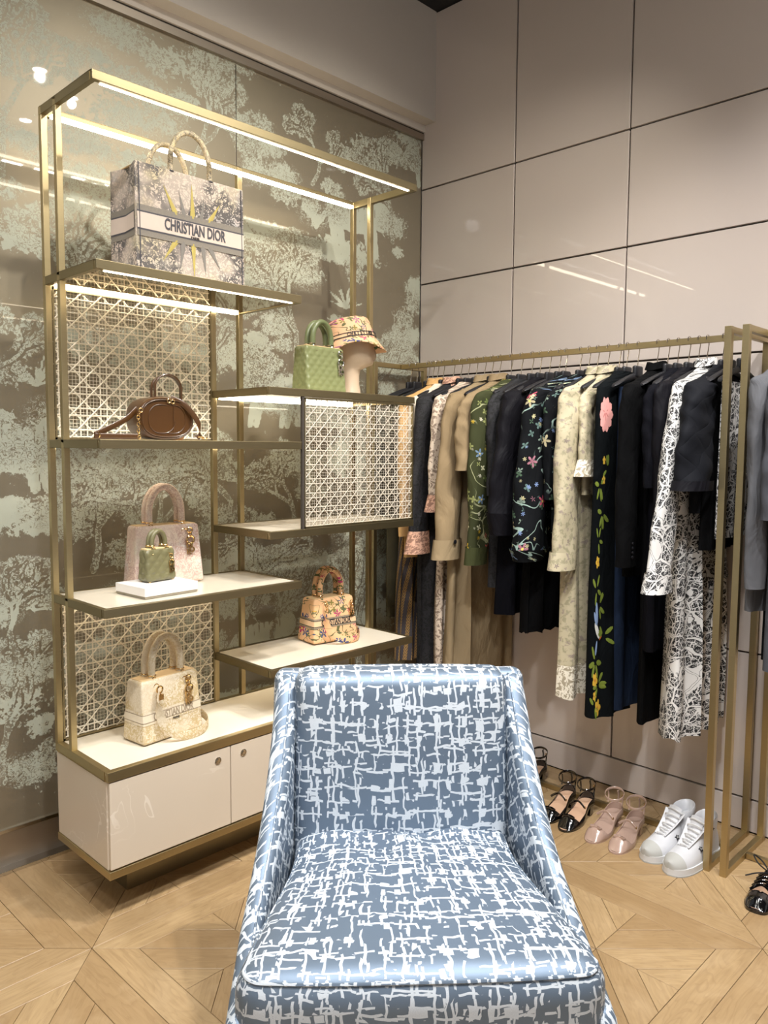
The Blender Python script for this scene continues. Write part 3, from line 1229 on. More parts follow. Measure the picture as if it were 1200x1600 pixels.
# sloping sides: swept section following the swooping top edge
prof = [(.375, .800), (.345, .800), (.315, .775), (.285, .735), (.25, .685), (.20, .615), (.14, .540), (.08, .478), (.0, .420), (-.10, .378), (-.20, .352), (-.29, .335), (-.335, .325), (-.352, .30)]
for sg in (-1, 1):
    rings = []
    for i, (y, z) in enumerate(prof):
        fl = sm((.36 - y) / .5)
        xo = .338 + .044 * fl
        th = .058 - .008 * fl
        xi = xo - th
        r = th / 2
        cx = (xo + xi) / 2
        ring = [(sg * (xo + .004), y, .11), (sg * (xo + .004), y, .11 + (z - .11) * .33), (sg * (xo + .002), y, .11 + (z - .11) * .66), (sg * xo, y, z - r)]
        for k in range(1, 8):
            a = pi * k / 8
            ring.append((sg * (cx + r * cos(a)), y, z - r + r * sin(a)))
        ring += [(sg * xi, y, z - r), (sg * xi, y, .11 + (z - .11) * .66), (sg * xi, y, .11 + (z - .11) * .33), (sg * xi, y, .11)]
        rings.append(ring)
    # denser along the path
    dense = []
    for i in range(len(rings) - 1):
        for q in range(3):
            f = q / 3
            dense.append([tuple(Vector(a).lerp(Vector(b), f)) for a, b in zip(rings[i], rings[i + 1])])
    dense.append(rings[-1])
    mb = MB()
    n = len(dense[0])
    vs, uvs, fs = [], [], []
    for r in dense:
        for k, p in enumerate(r):
            vs.append(p)
            arc = sum((Vector(r[q]) - Vector(r[q - 1])).length for q in range(8, k + 1)) if k >= 8 else -sum((Vector(r[q]) - Vector(r[q - 1])).length for q in range(k + 1, 8))
            a, b = p[1], r[7][2] - arc
            uvs.append(((a + b) * .7071 + 3, (a - b) * .7071 + 5))
    for i in range(len(dense) - 1):
        for k in range(n - 1):
            fs.append((i * n + k, i * n + k + 1, (i + 1) * n + k + 1, (i + 1) * n + k))
    fs.append(tuple(range(n)))
    fs.append(tuple((len(dense) - 1) * n + k for k in range(n))[::-1])
    mb.add(vs, fs, None, uvs)
    sd = mb.build('side_panel', CHAIRFAB, chair, ang=60)
    pp = []
    for r in dense[2:]:
        q = Vector(r[8])
        pp.append((q.x, q.y, q.z + .001))
    MB().tube(pp, .0028, 6).build('piping', CHAIRFAB, sd)
# outer back and base
mb = MB()
mb.rbox((.735, .07, .70), .03, (8, 3, 8), lambda p, n: (p.x * (1 - .06 * (p.z + .35) / .7), p.y, p.z))
mb.build('outer_back', CHAIRFAB, chair, loc=(0, .385, .458), ang=60)
mb = MB()
mb.rbox((.70, .70, .15), .02, (10, 10, 3), lambda p, n: p)
mb.build('seat_base', CHAIRFAB, chair, loc=(0, .0, .185), ang=60)
for sx_ in (-1, 1):
    for sy_ in (-1, 1):
        MB().lathe([(.014, 0), (.022, .10), (.022, .118)], (sx_ * .29, .0 + sy_ * .29, 0), 12).build('leg', DARKWOOD, chair)

# ------------------------------------------------------------------ handbags


def arch(w, h, n=28, y=0, z0=0, leg=.3):
    """inverted U path: straight legs then half ellipse"""
    P = []
    lh = h * leg
    P.append((-w, y, z0))
    P.append((-w, y, z0 + lh * .5))
    for k in range(n + 1):
        a = pi - pi * k / n
        P.append((w * cos(a), y, z0 + lh + (h - lh) * sin(a)))
    P.append((w, y, z0 + lh * .5))
    P.append((w, y, z0))
    return P


def charm(parent, x, y, z, s=1.0, mat=None):
    mat = mat or GOLD
    mb = MB()
    mb.torus((x, y, z + .012 * s), .0085 * s, .0022 * s, axis='Y', n=16)
    mb.torus((x, y - .002, z - .002 * s), .0085 * s, .0022 * s, axis='X', n=16)
    mb.torus((x, y - .004 * s, z - .018 * s), .012 * s, .0032 * s, axis='Y', n=18)
    t = mb.build('charm_ring', mat, parent)
    for ch, dx, dz in (('D', -.006, -.036), ('I', .004, -.034), ('O', .004, -.05), ('R', -.007, -.055)):
        text_obj(ch, .024 * s, mat, t, (x + dx * s, y - .006 * s, z + dz * s), name='charm_letter', extrude=.0022 * s)
    return t


def lady_bag(name, label, loc, rz, w, h, d, body, handle, group=None, quilt=False, taper=.90, hh=.13, hr=.0095, lining=LINING, ch_s=1.0, metal=None, ch_x=.26):
    metal = metal or GOLD
    t = empty(name, loc, rz, label, 'handbag', group)

    def shape(p, n):
        x, y, z = p
        k = (z / h + .5)
        fx = 1 - (1 - taper) * k
        fy = 1 - .34 * k
        x2, y2 = x * fx, y * fy
        if quilt:
            # raised cane lozenges
            u = (x / .036) if abs(n.y) > .5 else (y / .036)
            v = z / .036
            c = abs(sin(pi * (u + v) / 1)) * abs(sin(pi * (u - v) / 1))
            ln = min(abs((v * 1 + .25) % 1 - .5) * 2, 1)
            q = .0026 * c - (.0010 if ln < .10 else 0)
            if abs(n.y) > .5:
                y2 += math.copysign(q, y)
            elif abs(n.x) > .5:
                x2 += math.copysign(q, x)
        return (x2, y2, z)
    mb = MB()
    mb.rbox((w, d, h), .010, (44, 16, 36) if quilt else (14, 6, 12), shape)
    bd = mb.build('body', body, t, loc=(0, 0, h / 2 + .002), ang=60)
    # open top with lining and rim
    mb = MB()
    mb.rbox((w * taper * .93, d * .66 * .80, .006), .002, 2)
    mb.build('lining', lining, t, loc=(0, 0, h + .001))
    for sg in (-1, 1):
        mb = MB()
        P = arch(w * .235, hh, y=sg * d * .15, z0=h - .004, leg=.35)
        mb.tube(P, hr, 10, upv=(0, 1, 0))
        hn = mb.build('handle', handle, t)
        mb = MB()
        for sx in (-1, 1):
            mb.torus((sx * w * .235, sg * d * .15, h + .012), hr * 1.12, .0018, axis='Z', n=16)
            mb.torus((sx * w * .235, sg * (d * .15 + hr), h - .004), .008, .002, axis='Y', n=14, sz=1.4)
            mb.torus((sx * w * .235, sg * (d * .33), h - .024), .0105, .0026, axis='Y', n=16)
        mb.build('ring_hardware', metal, hn)['kind'] = 'stuff'
    if ch_s:
        charm(t, w * ch_x, -d * .40 - .002, h - .032, ch_s, metal)
    mb = MB()
    for sx in (-1, 1):
        for sy in (-1, 1):
            mb.lathe([(.004, 0), (.004, .003)], (sx * w * .4, sy * d * .35, 0), 8)
    mb.build('foot_studs', metal, t)['kind'] = 'stuff'
    return t


def band_on(t, w, h, d, taper, zc, bh, mats, text, inkm, text_size, xs, tx=0.0, sides=True):
    """stripe wrapped round a bag body: grey, ink line, plain with lettering, ink line, grey"""
    def ring(za, zb2, off, mat, name):
        mb = MB()
        rr = []
        for z in (za, zb2):
            k = z / h
            hx = w / 2 * (1 - (1 - taper) * k) + off
            hy = d / 2 * (1 - .34 * k) + off
            c = .010
            rr.append([(-hx + c, -hy, z), (hx - c, -hy, z), (hx - c * .3, -hy + c * .3, z), (hx, -hy + c, z), (hx, hy - c, z), (hx - c * .3, hy - c * .3, z), (hx - c, hy, z), (-hx + c, hy, z), (-hx + c * .3, hy - c * .3, z), (-hx, hy - c, z), (-hx, -hy + c, z), (-hx + c * .3, -hy + c * .3, z)])
        mb.loft(rr)
        return mb.build(name, mat, t)
    ring(zc - bh * .95, zc + bh * .95, .0012, mats[0], 'woven_band')
    ring(zc - bh * .62, zc + bh * .62, .0017, inkm, 'band_outline')
    ring(zc - bh * .50, zc + bh * .50, .0022, mats[1], 'name_band')
    k = zc / h
    lean = atan2(d / 2 * .34, h)
    text_obj(text, text_size, inkm, t, (tx, -(d / 2 * (1 - .34 * k)) - .0030, zc), (pi / 2 - lean, 0, 0), xs)


def ribbon(mb, P, wid, nrm_up=(0, 0, 1), th=.003):
    mb.tube(P, 1.0, 8, flat=(th / 2, wid / 2), upv=nrm_up)


def bez(pts, n=30):
    """catmull-rom through pts"""
    out = []
    P = [Vector(p) for p in pts]
    P = [P[0] * 2 - P[1]] + P + [P[-1] * 2 - P[-2]]
    for i in range(1, len(P) - 2):
        for k in range(n):
            t = k / n
            a, b, c, d = P[i - 1], P[i], P[i + 1], P[i + 2]
            out.append(tuple(.5 * ((2 * b) + (c - a) * t + (2 * a - 5 * b + 4 * c - d) * t * t + (3 * b - a - 3 * c + d) * t ** 3)))
    out.append(tuple(P[-2]))
    return out


# -- book tote on the second shelf
tt = empty('tote_bag', (-1.5555, -.33, z2), 0, 'large toile embroidered tote with two round handles on the upper shelf', 'handbag')
TW, TH, TD = .40, .35, .17


def toteshape(p, n):
    x, y, z = p
    k = 1 - abs(y) / (TD / 2)
    fold = .022 * k * (z / TH + .5)
    if abs(x) > TW / 2 - .02:
        x -= math.copysign(fold, x)
    return (x, y * (1 - .08 * (z / TH + .5)), z)


mb = MB()
mb.rbox((TW, TD, TH), .004, (10, 8, 10), toteshape)
mb.build('body', TOTE, tt, loc=(0, 0, TH / 2 + .001), ang=40)
mb = MB()
mb.rbox((TW - .03, TD * .8, .004), .001, 1)
mb.build('lining', LINING, tt, loc=(0, 0, TH + .0005))
yf = -TD / 2 * .96 - .004


def tfy(z):
    return -TD / 2 * (1 - .08 * z / TH) - .0012


def plate(x0, x1, z0, z1, off, mat, name, parent):
    mb = MB()
    vs = [(x0, tfy(z0) - off, z0), (x1, tfy(z0) - off, z0), (x1, tfy(z1) - off, z1), (x0, tfy(z1) - off, z1)]
    vs += [(x, y + .001, z) for x, y, z in vs]
    mb.add(vs, [(0, 1, 2, 3), (7, 6, 5, 4), (0, 4, 5, 1), (1, 5, 6, 2), (2, 6, 7, 3), (3, 7, 4, 0)])
    return mb.build(name, mat, parent, False)


# compass star: spikes up and down
for (sx, sz, tx, tz, wd, m) in ((0, .215, -.002, .325, .010, STAR_Y), (-.03, .215, -.05, .295, .008, STAR_G), (.03, .215, .045, .29, .008, STAR_G), (-.06, .215, -.105, .30, .011, STAR_Y), (.06, .215, .105, .283, .011, STAR_Y),
                                (0, .135, .002, .02, .009, STAR_Y), (-.035, .135, -.05, .045, .010, STAR_G), (.035, .135, .045, .045, .010, STAR_G), (-.06, .135, -.11, .065, .012, STAR_Y), (.06, .135, .10, .07, .012, STAR_G)):
    mb = MB()
    zz = [sz, sz, tz]
    vs = [(sx - wd, tfy(sz) - .0004, sz), (sx + wd, tfy(sz) - .0004, sz), (tx, tfy(tz) - .0004, tz), (sx, tfy(sz) - .0016, sz)]
    mb.add(vs, [(0, 3, 2), (3, 1, 2)])
    mb.build('compass_spike', m, tt, False)
plate(-TW / 2 + .004, TW / 2 - .004, .128, .222, .0012, GREYBAND2, 'woven_band', tt)
plate(-TW / 2 + .004, TW / 2 - .004, .146, .204, .0018, INKGREY, 'band_outline', tt)
plate(-TW / 2 + .004, TW / 2 - .004, .151, .199, .0024, TOTEBASE, 'name_band', tt)
text_obj('CHRISTIAN DIOR', .044, INKGREY, tt, (0.008, tfy(.175) - .0036, .177), (pi / 2, 0, 0), .66, 1.12)
text_obj('PARIS', .009, INKBLACK, tt, (0.005, tfy(.15) - .004, .1535), (pi / 2, 0, 0), 1.4)
for x in (-TW / 2 + .012, TW / 2 - .012):
    plate(x - .0015, x + .0015, .002, TH - .003, .0026, INKGREY, 'seam', tt)
# side bands
for sg in (-1,):
    mb = MB()
    for (za, zc, off) in ((.128, .222, .001),):
        pass
for (za, zc, off, m, nm) in ((.128, .222, .001, GREYBAND2, 'side_band'), (.146, .204, .0018, INKGREY, 'side_outline'), (.151, .199, .0026, TOTEBASE, 'side_name_band')):
    mb = MB()
    rr = []
    for z in (za, zc):
        row = []
        for k in range(9):
            y = -TD / 2 + .008 + (TD - .016) * k / 8
            kk = 1 - abs(y) / (TD / 2)
            row.append((-TW / 2 + .022 * kk * z / TH - off, y * (1 - .08 * z / TH), z))
        rr.append(row)
    mb.loft(rr, closed=False)
    mb.build(nm, m, tt)
for sg in (-1, 1):
    mb = MB()
    mb.tube(arch(.072, .145, y=sg * .070, z0=TH - .012, leg=.30), .0085, 10, upv=(0, 1, 0))
    hn = mb.build('handle', TOTE_H, tt)
    mb = MB()
    for sx in (-1, 1):
        mb.torus((sx * .072, sg * .070, TH - .002), .0095, .0025, axis='Z', n=14)
    mb.build('handle_collar', INKGREY, hn)['kind'] = 'stuff'

# -- cream bag with strap on the cabinet
bt = lady_bag('top_handle_bag', 'cream and gold toile handbag with draped strap on the low cabinet', (-1.668, -.375, zb), radians(7), .238, .200, .118, CREAMTOILE, CREAM_H, taper=.93, hh=.135, hr=.0115, metal=GOLD, ch_x=.27, ch_s=1.15)
band_on(bt, .238, .200, .118, .93, .085, .022, (CREAMTOILE, CREAMBASE), 'CHRISTIAN DIOR', INKTAUPE, .034, .60, .002)
text_obj('PARIS', .008, INKBLACK, bt, (.010, -.0555, .064), (pi / 2 - .18, 0, 0), 1.3)
mb = MB()
ribbon(mb, bez([(-.060, -.060, .168), (-.068, -.068, .12), (-.058, -.082, .062), (-.012, -.104, .020), (.06, -.112, .016), (.125, -.075, .020), (.150, -.015, .030), (.138, .035, .036), (.11, .05, .05)], 14), .030)
sp = mb.build('shoulder_strap', CREAMTOILE, bt)
mb = MB()
mb.torus((-.056, -.058, .172), .011, .003, axis='Y')
mb.box((-.064, -.068, .140), (-.048, -.060, .158))
mb.build('strap_clasp', GOLD, sp)['kind'] = 'stuff'

# -- pink toile bag and mini bag on a plinth, third row
lady_bag('top_handle_bag', 'pink toile handbag with gold charm standing behind the small olive bag', (-1.592, -.262, z6), radians(-4), .252, .200, .105, PINKTOILE, PINK_H, taper=.90, hh=.135, hr=.0115, ch_x=.30, ch_s=1.1)
px_ = empty('display_plinth', (-1.7, -.405, z6), radians(4), 'small white rectangular plinth under the mini olive handbag', 'plinth')
MB().box((-.098, -.083, .007), (.098, .083, .034)).build('block', BOXWHITE, px_, False, bevel=.001)
MB().box((-.0965, -.0815, 0), (.0965, .0815, .007)).build('base_edge', BOXEDGE, px_, False)
lady_bag('mini_handbag', 'mini olive quilted handbag with gold charms on the white plinth', (-1.688, -.385, z6 + .034), radians(9), .112, .104, .058, OLIVE, OLIVE, quilt=True, taper=.97, hh=.062, hr=.0075, ch_x=.33, ch_s=.75)

# -- floral bag on the right lower shelf
ft = lady_bag('top_handle_bag', 'peach floral embroidered handbag with strap on the lower right shelf', (-.915, -.345, z7), radians(-7), .215, .172, .125, FLORALBAG, FLORALBAG, taper=.86, hh=.115, hr=.0105, ch_x=.36, ch_s=.8)
band_on(ft, .215, .172, .125, .86, .080, .020, (GREYBAND, PEACH), 'CHRISTIAN DIOR', INKBLACK, .031, .58, .002)
mb = MB()
ribbon(mb, bez([(-.055, -.064, .13), (-.060, -.074, .095), (-.048, -.090, .05), (-.005, -.110, .020), (.06, -.108, .017), (.108, -.065, .022), (.118, -.015, .032), (.10, .045, .04)], 14), .028)
sp = mb.build('shoulder_strap', FLORALBAG, ft)
mb = MB()
for k in range(4):
    mb.torus((-.050, -.062 - .002 * k, .162 - k * .011), .0065, .002, axis='Y' if k % 2 else 'X', n=12)
mb.build('strap_chain', GOLD, sp)['kind'] = 'stuff'

# -- green quilted bag on the right upper shelf
lady_bag('top_handle_bag', 'pale green quilted leather handbag with silver charms on the upper right shelf', (-1.022, -.415, z4), 0, .190, .168, .100, GREEN, GREEN_H, quilt=True, taper=.96, hh=.098, hr=.0105, ch_x=.36, ch_s=1.1, metal=SILVER)

# -- bust with bucket hat
ht = empty('head_bust', (-.800, -.345, z4), radians(-38), 'beige display bust of a head and neck behind the green handbag', 'bust')
# profile rings: neck up to crown, face towards local +x
secs = [(0, 0, .050, .050), (.02, 0, .044, .044), (.06, .002, .036, .038), (.10, .004, .034, .036), (.125, .006, .036, .038), (.140, .020, .050, .042), (.152, .030, .062, .050), (.165, .030, .066, .056), (.185, .028, .068, .062), (.205, .026, .070, .066), (.235, .022, .074, .070), (.265, .014, .078, .072), (.295, .008, .074, .068), (.318, .002, .058, .052), (.330, 0, .030, .028), (.334, 0, .004, .004)]
rings = []
for (z, cx, rx, ry) in secs:
    ring = []
    for k in range(28):
        a = 2 * pi * k / 28
        fx = rx * cos(a)
        if cos(a) > 0 and .15 < z < .27:
            # nose and brow
            nose = max(0, 1 - abs(a if a < pi else a - 2 * pi) / .32)
            fx += nose * .016 * max(0, 1 - abs(z - .195) / .03)
        ring.append((cx + fx, ry * sin(a), z * .86))
    rings.append(ring)
mb = MB()
mb.loft(rings, True, True, True)
mb.build('head', MANNEQUIN, ht, ang=70)
hat = empty('bucket_hat', (-.792, -.352, z4 + .186), radians(-38), 'peach floral bucket hat with a name band worn by the beige bust', 'hat')
prof = [(.122, -.006), (.108, .010), (.092, .030), (.090, .034), (.088, .052), (.084, .075), (.079, .100), (.075, .112), (.068, .118), (.04, .1205), (.004, .121)]
FLORALHAT = floral_bag_mat('peach_floral_hat', 'd9ab84')


def hatmesh(prof, off=0.0, cap=True):
    rings = []
    for (r, z) in prof:
        ring = []
        for k in range(40):
            a = 2 * pi * k / 40
            rr = r + off
            fl = max(0, (.030 - z) / .030) if z < .03 else 0
            zz = z - .018 * fl * (.4 + .6 * cos(a * 2)) + .006 * sin(3 * a) * fl
            ring.append((rr * cos(a) * 1.1, rr * sin(a), zz))
        rings.append(ring)
    return MB().loft(rings, True, False, cap)


hb = hatmesh(prof).build('crown_and_brim', FLORALHAT, hat, ang=70)
hb.modifiers.new('cloth_thickness', 'SOLIDIFY').thickness = .003
hat.rotation_euler = (radians(-7), radians(-10), radians(-38))
hatmesh([(.0907, .032), (.0888, .052)], .0012, False).build('hat_band', PEACH, hat)
hatmesh([(.0909, .0335), (.0905, .0375)], .0018, False).build('band_line', INKBLACK, hat)
hatmesh([(.0892, .0485), (.0888, .052)], .0018, False).build('band_line', INKBLACK, hat)
# lettering follows the band towards the viewer's right
for i, ch in enumerate('CHRISTIAN DIOR'):
    if ch == ' ':
        continue
    a = radians(-98 + i * 7.2)
    r = .0935
    text_obj(ch, .022, INKBLACK, hat, (r * cos(a) * 1.1, r * sin(a), .043), (pi / 2, 0, atan2(cos(a) * 1.1, -sin(a)) if False else a + pi / 2), .7, name='lettering')

# -- brown oval bag
ot = empty('oval_bag', (-1.694, -.43, z3), 0, 'brown leather oval vanity bag with a long strap on the middle shelf', 'handbag')


def stadium(w, h, n=40, p=2.3):
    return [(w * math.copysign(abs(cos(2 * pi * k / n)) ** (2 / p), cos(2 * pi * k / n)), h * math.copysign(abs(sin(2 * pi * k / n)) ** (2 / p), sin(2 * pi * k / n))) for k in range(n)]


rings = []
for (y, f) in ((-.042, .80), (-.042, .88), (-.044, .93), (-.040, .985), (-.034, 1.0), (.034, 1.0), (.040, .985), (.044, .93), (.042, .80)):
    rings.append([(x, y, z + .068) for x, z in stadium(.096 * f, .066 * f, 48, 2.6)])
MB().loft(rings, True, True, True).build('body', BROWN, ot, ang=50)
mb = MB()
mb.tube([(x, -.0445, z + .068) for x, z in stadium(.086, .057, 48, 2.6)], .0018, 6, closed=True)
mb.build('front_piping', BROWN, ot)
mb = MB()
mb.tube([(x - .018, -.0432, z + .066) for x, z in stadium(.046, .044, 40)][8:46], .0013, 6)
mb.tube([(x + .018, -.0432, z + .066) for x, z in stadium(.046, .044, 40)][-12:] + [(x + .018, -.0432, z + .066) for x, z in stadium(.046, .044, 40)][:12], .0013, 6)
mb.tube([(.022, -.0432, .108), (.022, -.0432, .024)], .0012, 6)
mb.build('embossed_letters', BROWN, ot)
mb = MB()
ribbon(mb, [(x, .0, z + .0) for x, z in [(.096 * cos(a) * 1.02, .068 + .067 * sin(a)) for a in np.linspace(-.5, pi * .72, 26)]], .052, (0, 1, 0), .005)
mb.build('zip_band', BROWN, ot)
for sg, yo in ((-1, -.012), (1, .030)):
    mb = MB()
    P = arch(.046 if sg < 0 else .052, .078, y=yo, z0=.128, leg=.45)
    P = [(x + .022 + (.018 if sg > 0 else 0), y, z) for x, y, z in P]
    mb.tube(P, 1, 8, flat=(.0028, .006), upv=(0, 1, 0))
    mb.build('handle', BROWN, ot)
mb = MB()
mb.rbox((.09, .06, .12), .012, 4)
mb.build('rear_pocket', BROWN_L, ot, loc=(.075, .078, .0605))
mb = MB()
ribbon(mb, bez([(-.088, -.02, .095), (-.13, -.03, .062), (-.19, -.04, .034), (-.232, -.045, .016), (-.236, -.05, .011), (-.20, -.055, .010), (-.11, -.06, .010)], 12), .017)
st_ = mb.build('shoulder_strap', BROWN, ot)
mb = MB()
ribbon(mb, bez([(.02, -.03, .133), (.06, -.048, .110), (.098, -.06, .060), (.108, -.055, .020), (.100, -.05, .009)], 12), .017)
mb.build('shoulder_strap', BROWN, ot)
mb = MB()
mb.torus((-.228, -.05, .013), .008, .002, axis='X')
mb.torus((-.09, -.045, .09), .006, .0018, axis='Y')
for k in range(7):
    mb.torus((-.098 - .001 * (k % 2), -.046, .078 - k * .010), .005, .0015, axis='Y' if k % 2 else 'X', n=10, k=5)
mb.torus((-.105, -.06, .010), .007, .002, axis='X')
mb.torus((.112, -.05, .012), .008, .0025, axis='Z')
mb.torus((.128, -.05, .008), .008, .0025, axis='Z')
mb.torus((.005, -.046, .122), .006, .002, axis='Y')
mb.torus((.018, -.046, .120), .006, .002, axis='Y')
mb.build('gold_hardware', GOLD, st_)['kind'] = 'stuff'

# ------------------------------------------------------------------ shoes on the floor under the rail
PATENT = plain('black_patent', '0b0a0b', .12, 0, .05, 10, coat=.8)
NUDE = plain('nude_patent', 'ad9283', .2, 0, .03, 10, coat=.6)
INSOLE = plain('tan_insole', 'c7a184', .6, 0, .06, 20)
INSOLE_N = plain('nude_insole', 'a58a7b', .55, 0, .05, 20)
WHITEL = plain('white_leather', 'c9c9cc', .42, 0, .03, 18)
WHITER = plain('white_rubber', 'd0d0d0', .5, 0, .02)
GREYL = plain('pale_grey_suede', 'aeada8', .8, 0, .05, 30)
LACE = plain('white_lace_cord', 'd8d8d8', .8, 0, .03, 60)
BLACKLACE = plain('black_cord', '121214', .7)


def outline(L, W, s, toe=.5):
    """half width at s (0 toe .. 1 heel)"""
    a = (1 - (1 - min(1, s / .34)) ** (2.4)) ** (toe) if s < .34 else 1
    waist = 1 - .28 * sm((s - .40) / .3) + .06 * sm((s - .70) / .2)
    hl = 1 if s < .86 else sqrt(max(0, 1 - ((s - .86) / .14) ** 2))
    return W / 2 * a * waist * hl


def shoe_sole(mb, L, W, z0, z1, toe=.5, off=0.0, lift=None, n=36):
    ringT, ringB = [], []
    ss = [.5 - .5 * cos(pi * k / n) for k in range(n + 1)]
    for side in (1, -1):
        for k in (range(n + 1) if side > 0 else range(n, -1, -1)):
            s = ss[k]
            w = outline(L, W, s, toe) + off * (1 if 0 < s < 1 else 0)
            x = -L / 2 + L * s + (-off if s == 0 else (off if s == 1 else 0))
            lf = lift(s) if lift else 0
            ringB.append((x, side * w, z0 + lf))
            ringT.append((x, side * w, z1 + lf))
    mb.loft([ringB, ringT], True, True, True)


def mary_jane(name, label, loc, rz, mat, insole, side, group, tilt=0):
    """block heel pump with bow on the toe, bar strap and ankle loop; toe towards local -x"""
    t = empty(name, loc, rz, label, 'shoe', group)
    L, W = .235, .078

    def lift(s):
        return .042 * sm((s - .38) / .42)
    mb = MB()
    shoe_sole(mb, L, W, .0, .006, .5, 0, lift)
    mb.build('sole', mat, t)
    mb = MB()
    shoe_sole(mb, L * .95, W * .93, .0065, .0085, .5, 0, lift)
    mb.build('insole', insole, t)
    # upper: two strips that meet over the toe
    mb = MB()
    n = 44
    for side in (1, -1):
        rows = []
        for k in range(n + 1):
            s = .5 - .5 * cos(pi * k / n)
            w = outline(L, W, s, .5)
            x = -L / 2 + L * s
            h = .040 * sm(s / .22) if s < .3 else .040 + .010 * sm((s - .55) / .4)
            if s < .24:
                amax = pi / 2
            else:
                q = (s - .24) / .10
                amax = pi / 2 * (1 - .74 * sqrt(max(0, 1 - (1 - min(1, q)) ** 2)))
                amax += .25 * sm((s - .75) / .25)
            row = []
            for j in range(9):
                a = amax * j / 8
                yy = side * w * (1.0 * cos(a) + .04 * sin(2 * a))
                row.append((x, yy, lift(s) + .004 + h * sin(a)))
            rows.append(row)
        mb.loft(rows, closed=False)
    u = mb.build('upper', mat, t, ang=60)
    u.modifiers.new('leather_thickness', 'SOLIDIFY').thickness = .0018
    # block heel
    mb = MB()
    rr = []
    for (z, f) in ((0, .86), (.03, .92), (.046, 1.0)):
        rr.append([(L / 2 - .030 + .028 * f * cos(a) if cos(a) > -.2 else L / 2 - .030 - .022 * f, .026 * f * (sin(a) if cos(a) > -.2 else math.copysign(1, sin(a))), z) for a in [2 * pi * k / 20 for k in range(20)]])
    mb.loft(rr, True, True, True)
    mb.build('block_heel', mat, t, ang=50)
    # bow on the toe with cut-outs
    mb = MB()
    for sg in (-1, 1):
        mb.tube([(-.068, 0, .043), (-.074, sg * .018, .044), (-.064, sg * .022, .042), (-.058, sg * .006, .043), (-.064, 0, .043)], 1, 8, flat=(.0016, .004), upv=(0, 0, 1))
    mb.rbox((.014, .008, .006), .002, 1, None, Matrix.Translation((-.064, 0, .0445)))
    mb.build('bow', mat, t)
    # bar strap across the instep
    mb = MB()
    P = [(.008 - .006 * abs(j - 5) / 5, -.032 + .0064 * j, .058 + .018 * sin(pi * j / 10)) for j in range(11)]
    mb.tube(P, 1, 8, flat=(.0012, .0045), upv=(0, 0, 1))
    mb.build('instep_strap', mat, t)
    # heel post and ankle loop
    mb = MB()
    mb.tube(bez([(L / 2 - .006, 0, .088), (L / 2 - .004, 0, .105), (L / 2 - .010, 0, .125)], 6), 1, 8, flat=(.0013, .007), upv=(1, 0, 0))
    P = []
    for k in range(26):
        a = 2 * pi * k / 26
        P.append((L / 2 - .048 + .038 * cos(a), .034 * sin(a) + .004 * side, .124 + .010 * cos(a + .3 * side)))
    mb.tube(P, 1, 8, closed=True, flat=(.0012, .0046), upv=(0, 0, 1))
    mb.build('ankle_strap', mat, t)['kind'] = 'stuff'
    # thin t-strap from the vamp to the ankle
    mb = MB()
    for sg in (-1, 1):
        mb.tube(bez([(L / 2 - .035, sg * .028, .060 + .02), (L / 2 - .030, sg * .028, .098), (L / 2 - .030, sg * .030, .122)], 6), 1, 8, flat=(.0012, .003), upv=(0, 1, 0))
    mb.build('side_strap', mat, t)['kind'] = 'stuff'
    mb = MB()
    mb.torus((L / 2 - .050, -.036, .126), .0045, .0014, axis='Y', n=12)
    mb.torus((.004, -.033, .060), .004, .0013, axis='Y', n=12)
    mb.build('buckle', GOLD, t)['kind'] = 'stuff'
    return t


Xs = -.375
GB = 'black block heel shoes'
mary_jane('heeled_shoe', 'black patent block heel shoe with ankle strap, nearest the pink pair', (-.378, -1.172, 0), radians(4), PATENT, INSOLE, 1, GB)
mary_jane('heeled_shoe', 'black patent block heel shoe with ankle strap, half hidden by the armchair', (-.372, -1.085, 0), radians(4), PATENT, INSOLE, -1, GB)
mary_jane('heeled_shoe', 'black strappy shoe peeking out behind the armchair edge', (-.24, -.865, 0), radians(4), PATENT, INSOLE, -1, 'black shoe behind the armchair')
mary_jane('heeled_shoe', 'nude pink block heel shoe next to the black pair', (-.382, -1.290, 0), radians(2), NUDE, INSOLE_N, -1, 'nude block heel shoes')
mary_jane('heeled_shoe', 'nude pink block heel shoe next to the white sneakers', (-.390, -1.385, 0), radians(5), NUDE, INSOLE_N, 1, 'nude block heel shoes')


def star_poly(r, n=5):
    return [((r if k % 2 == 0 else r * .42) * cos(pi / 2 + pi * k / n), (r if k % 2 == 0 else r * .42) * sin(pi / 2 + pi * k / n)) for k in range(2 * n)]


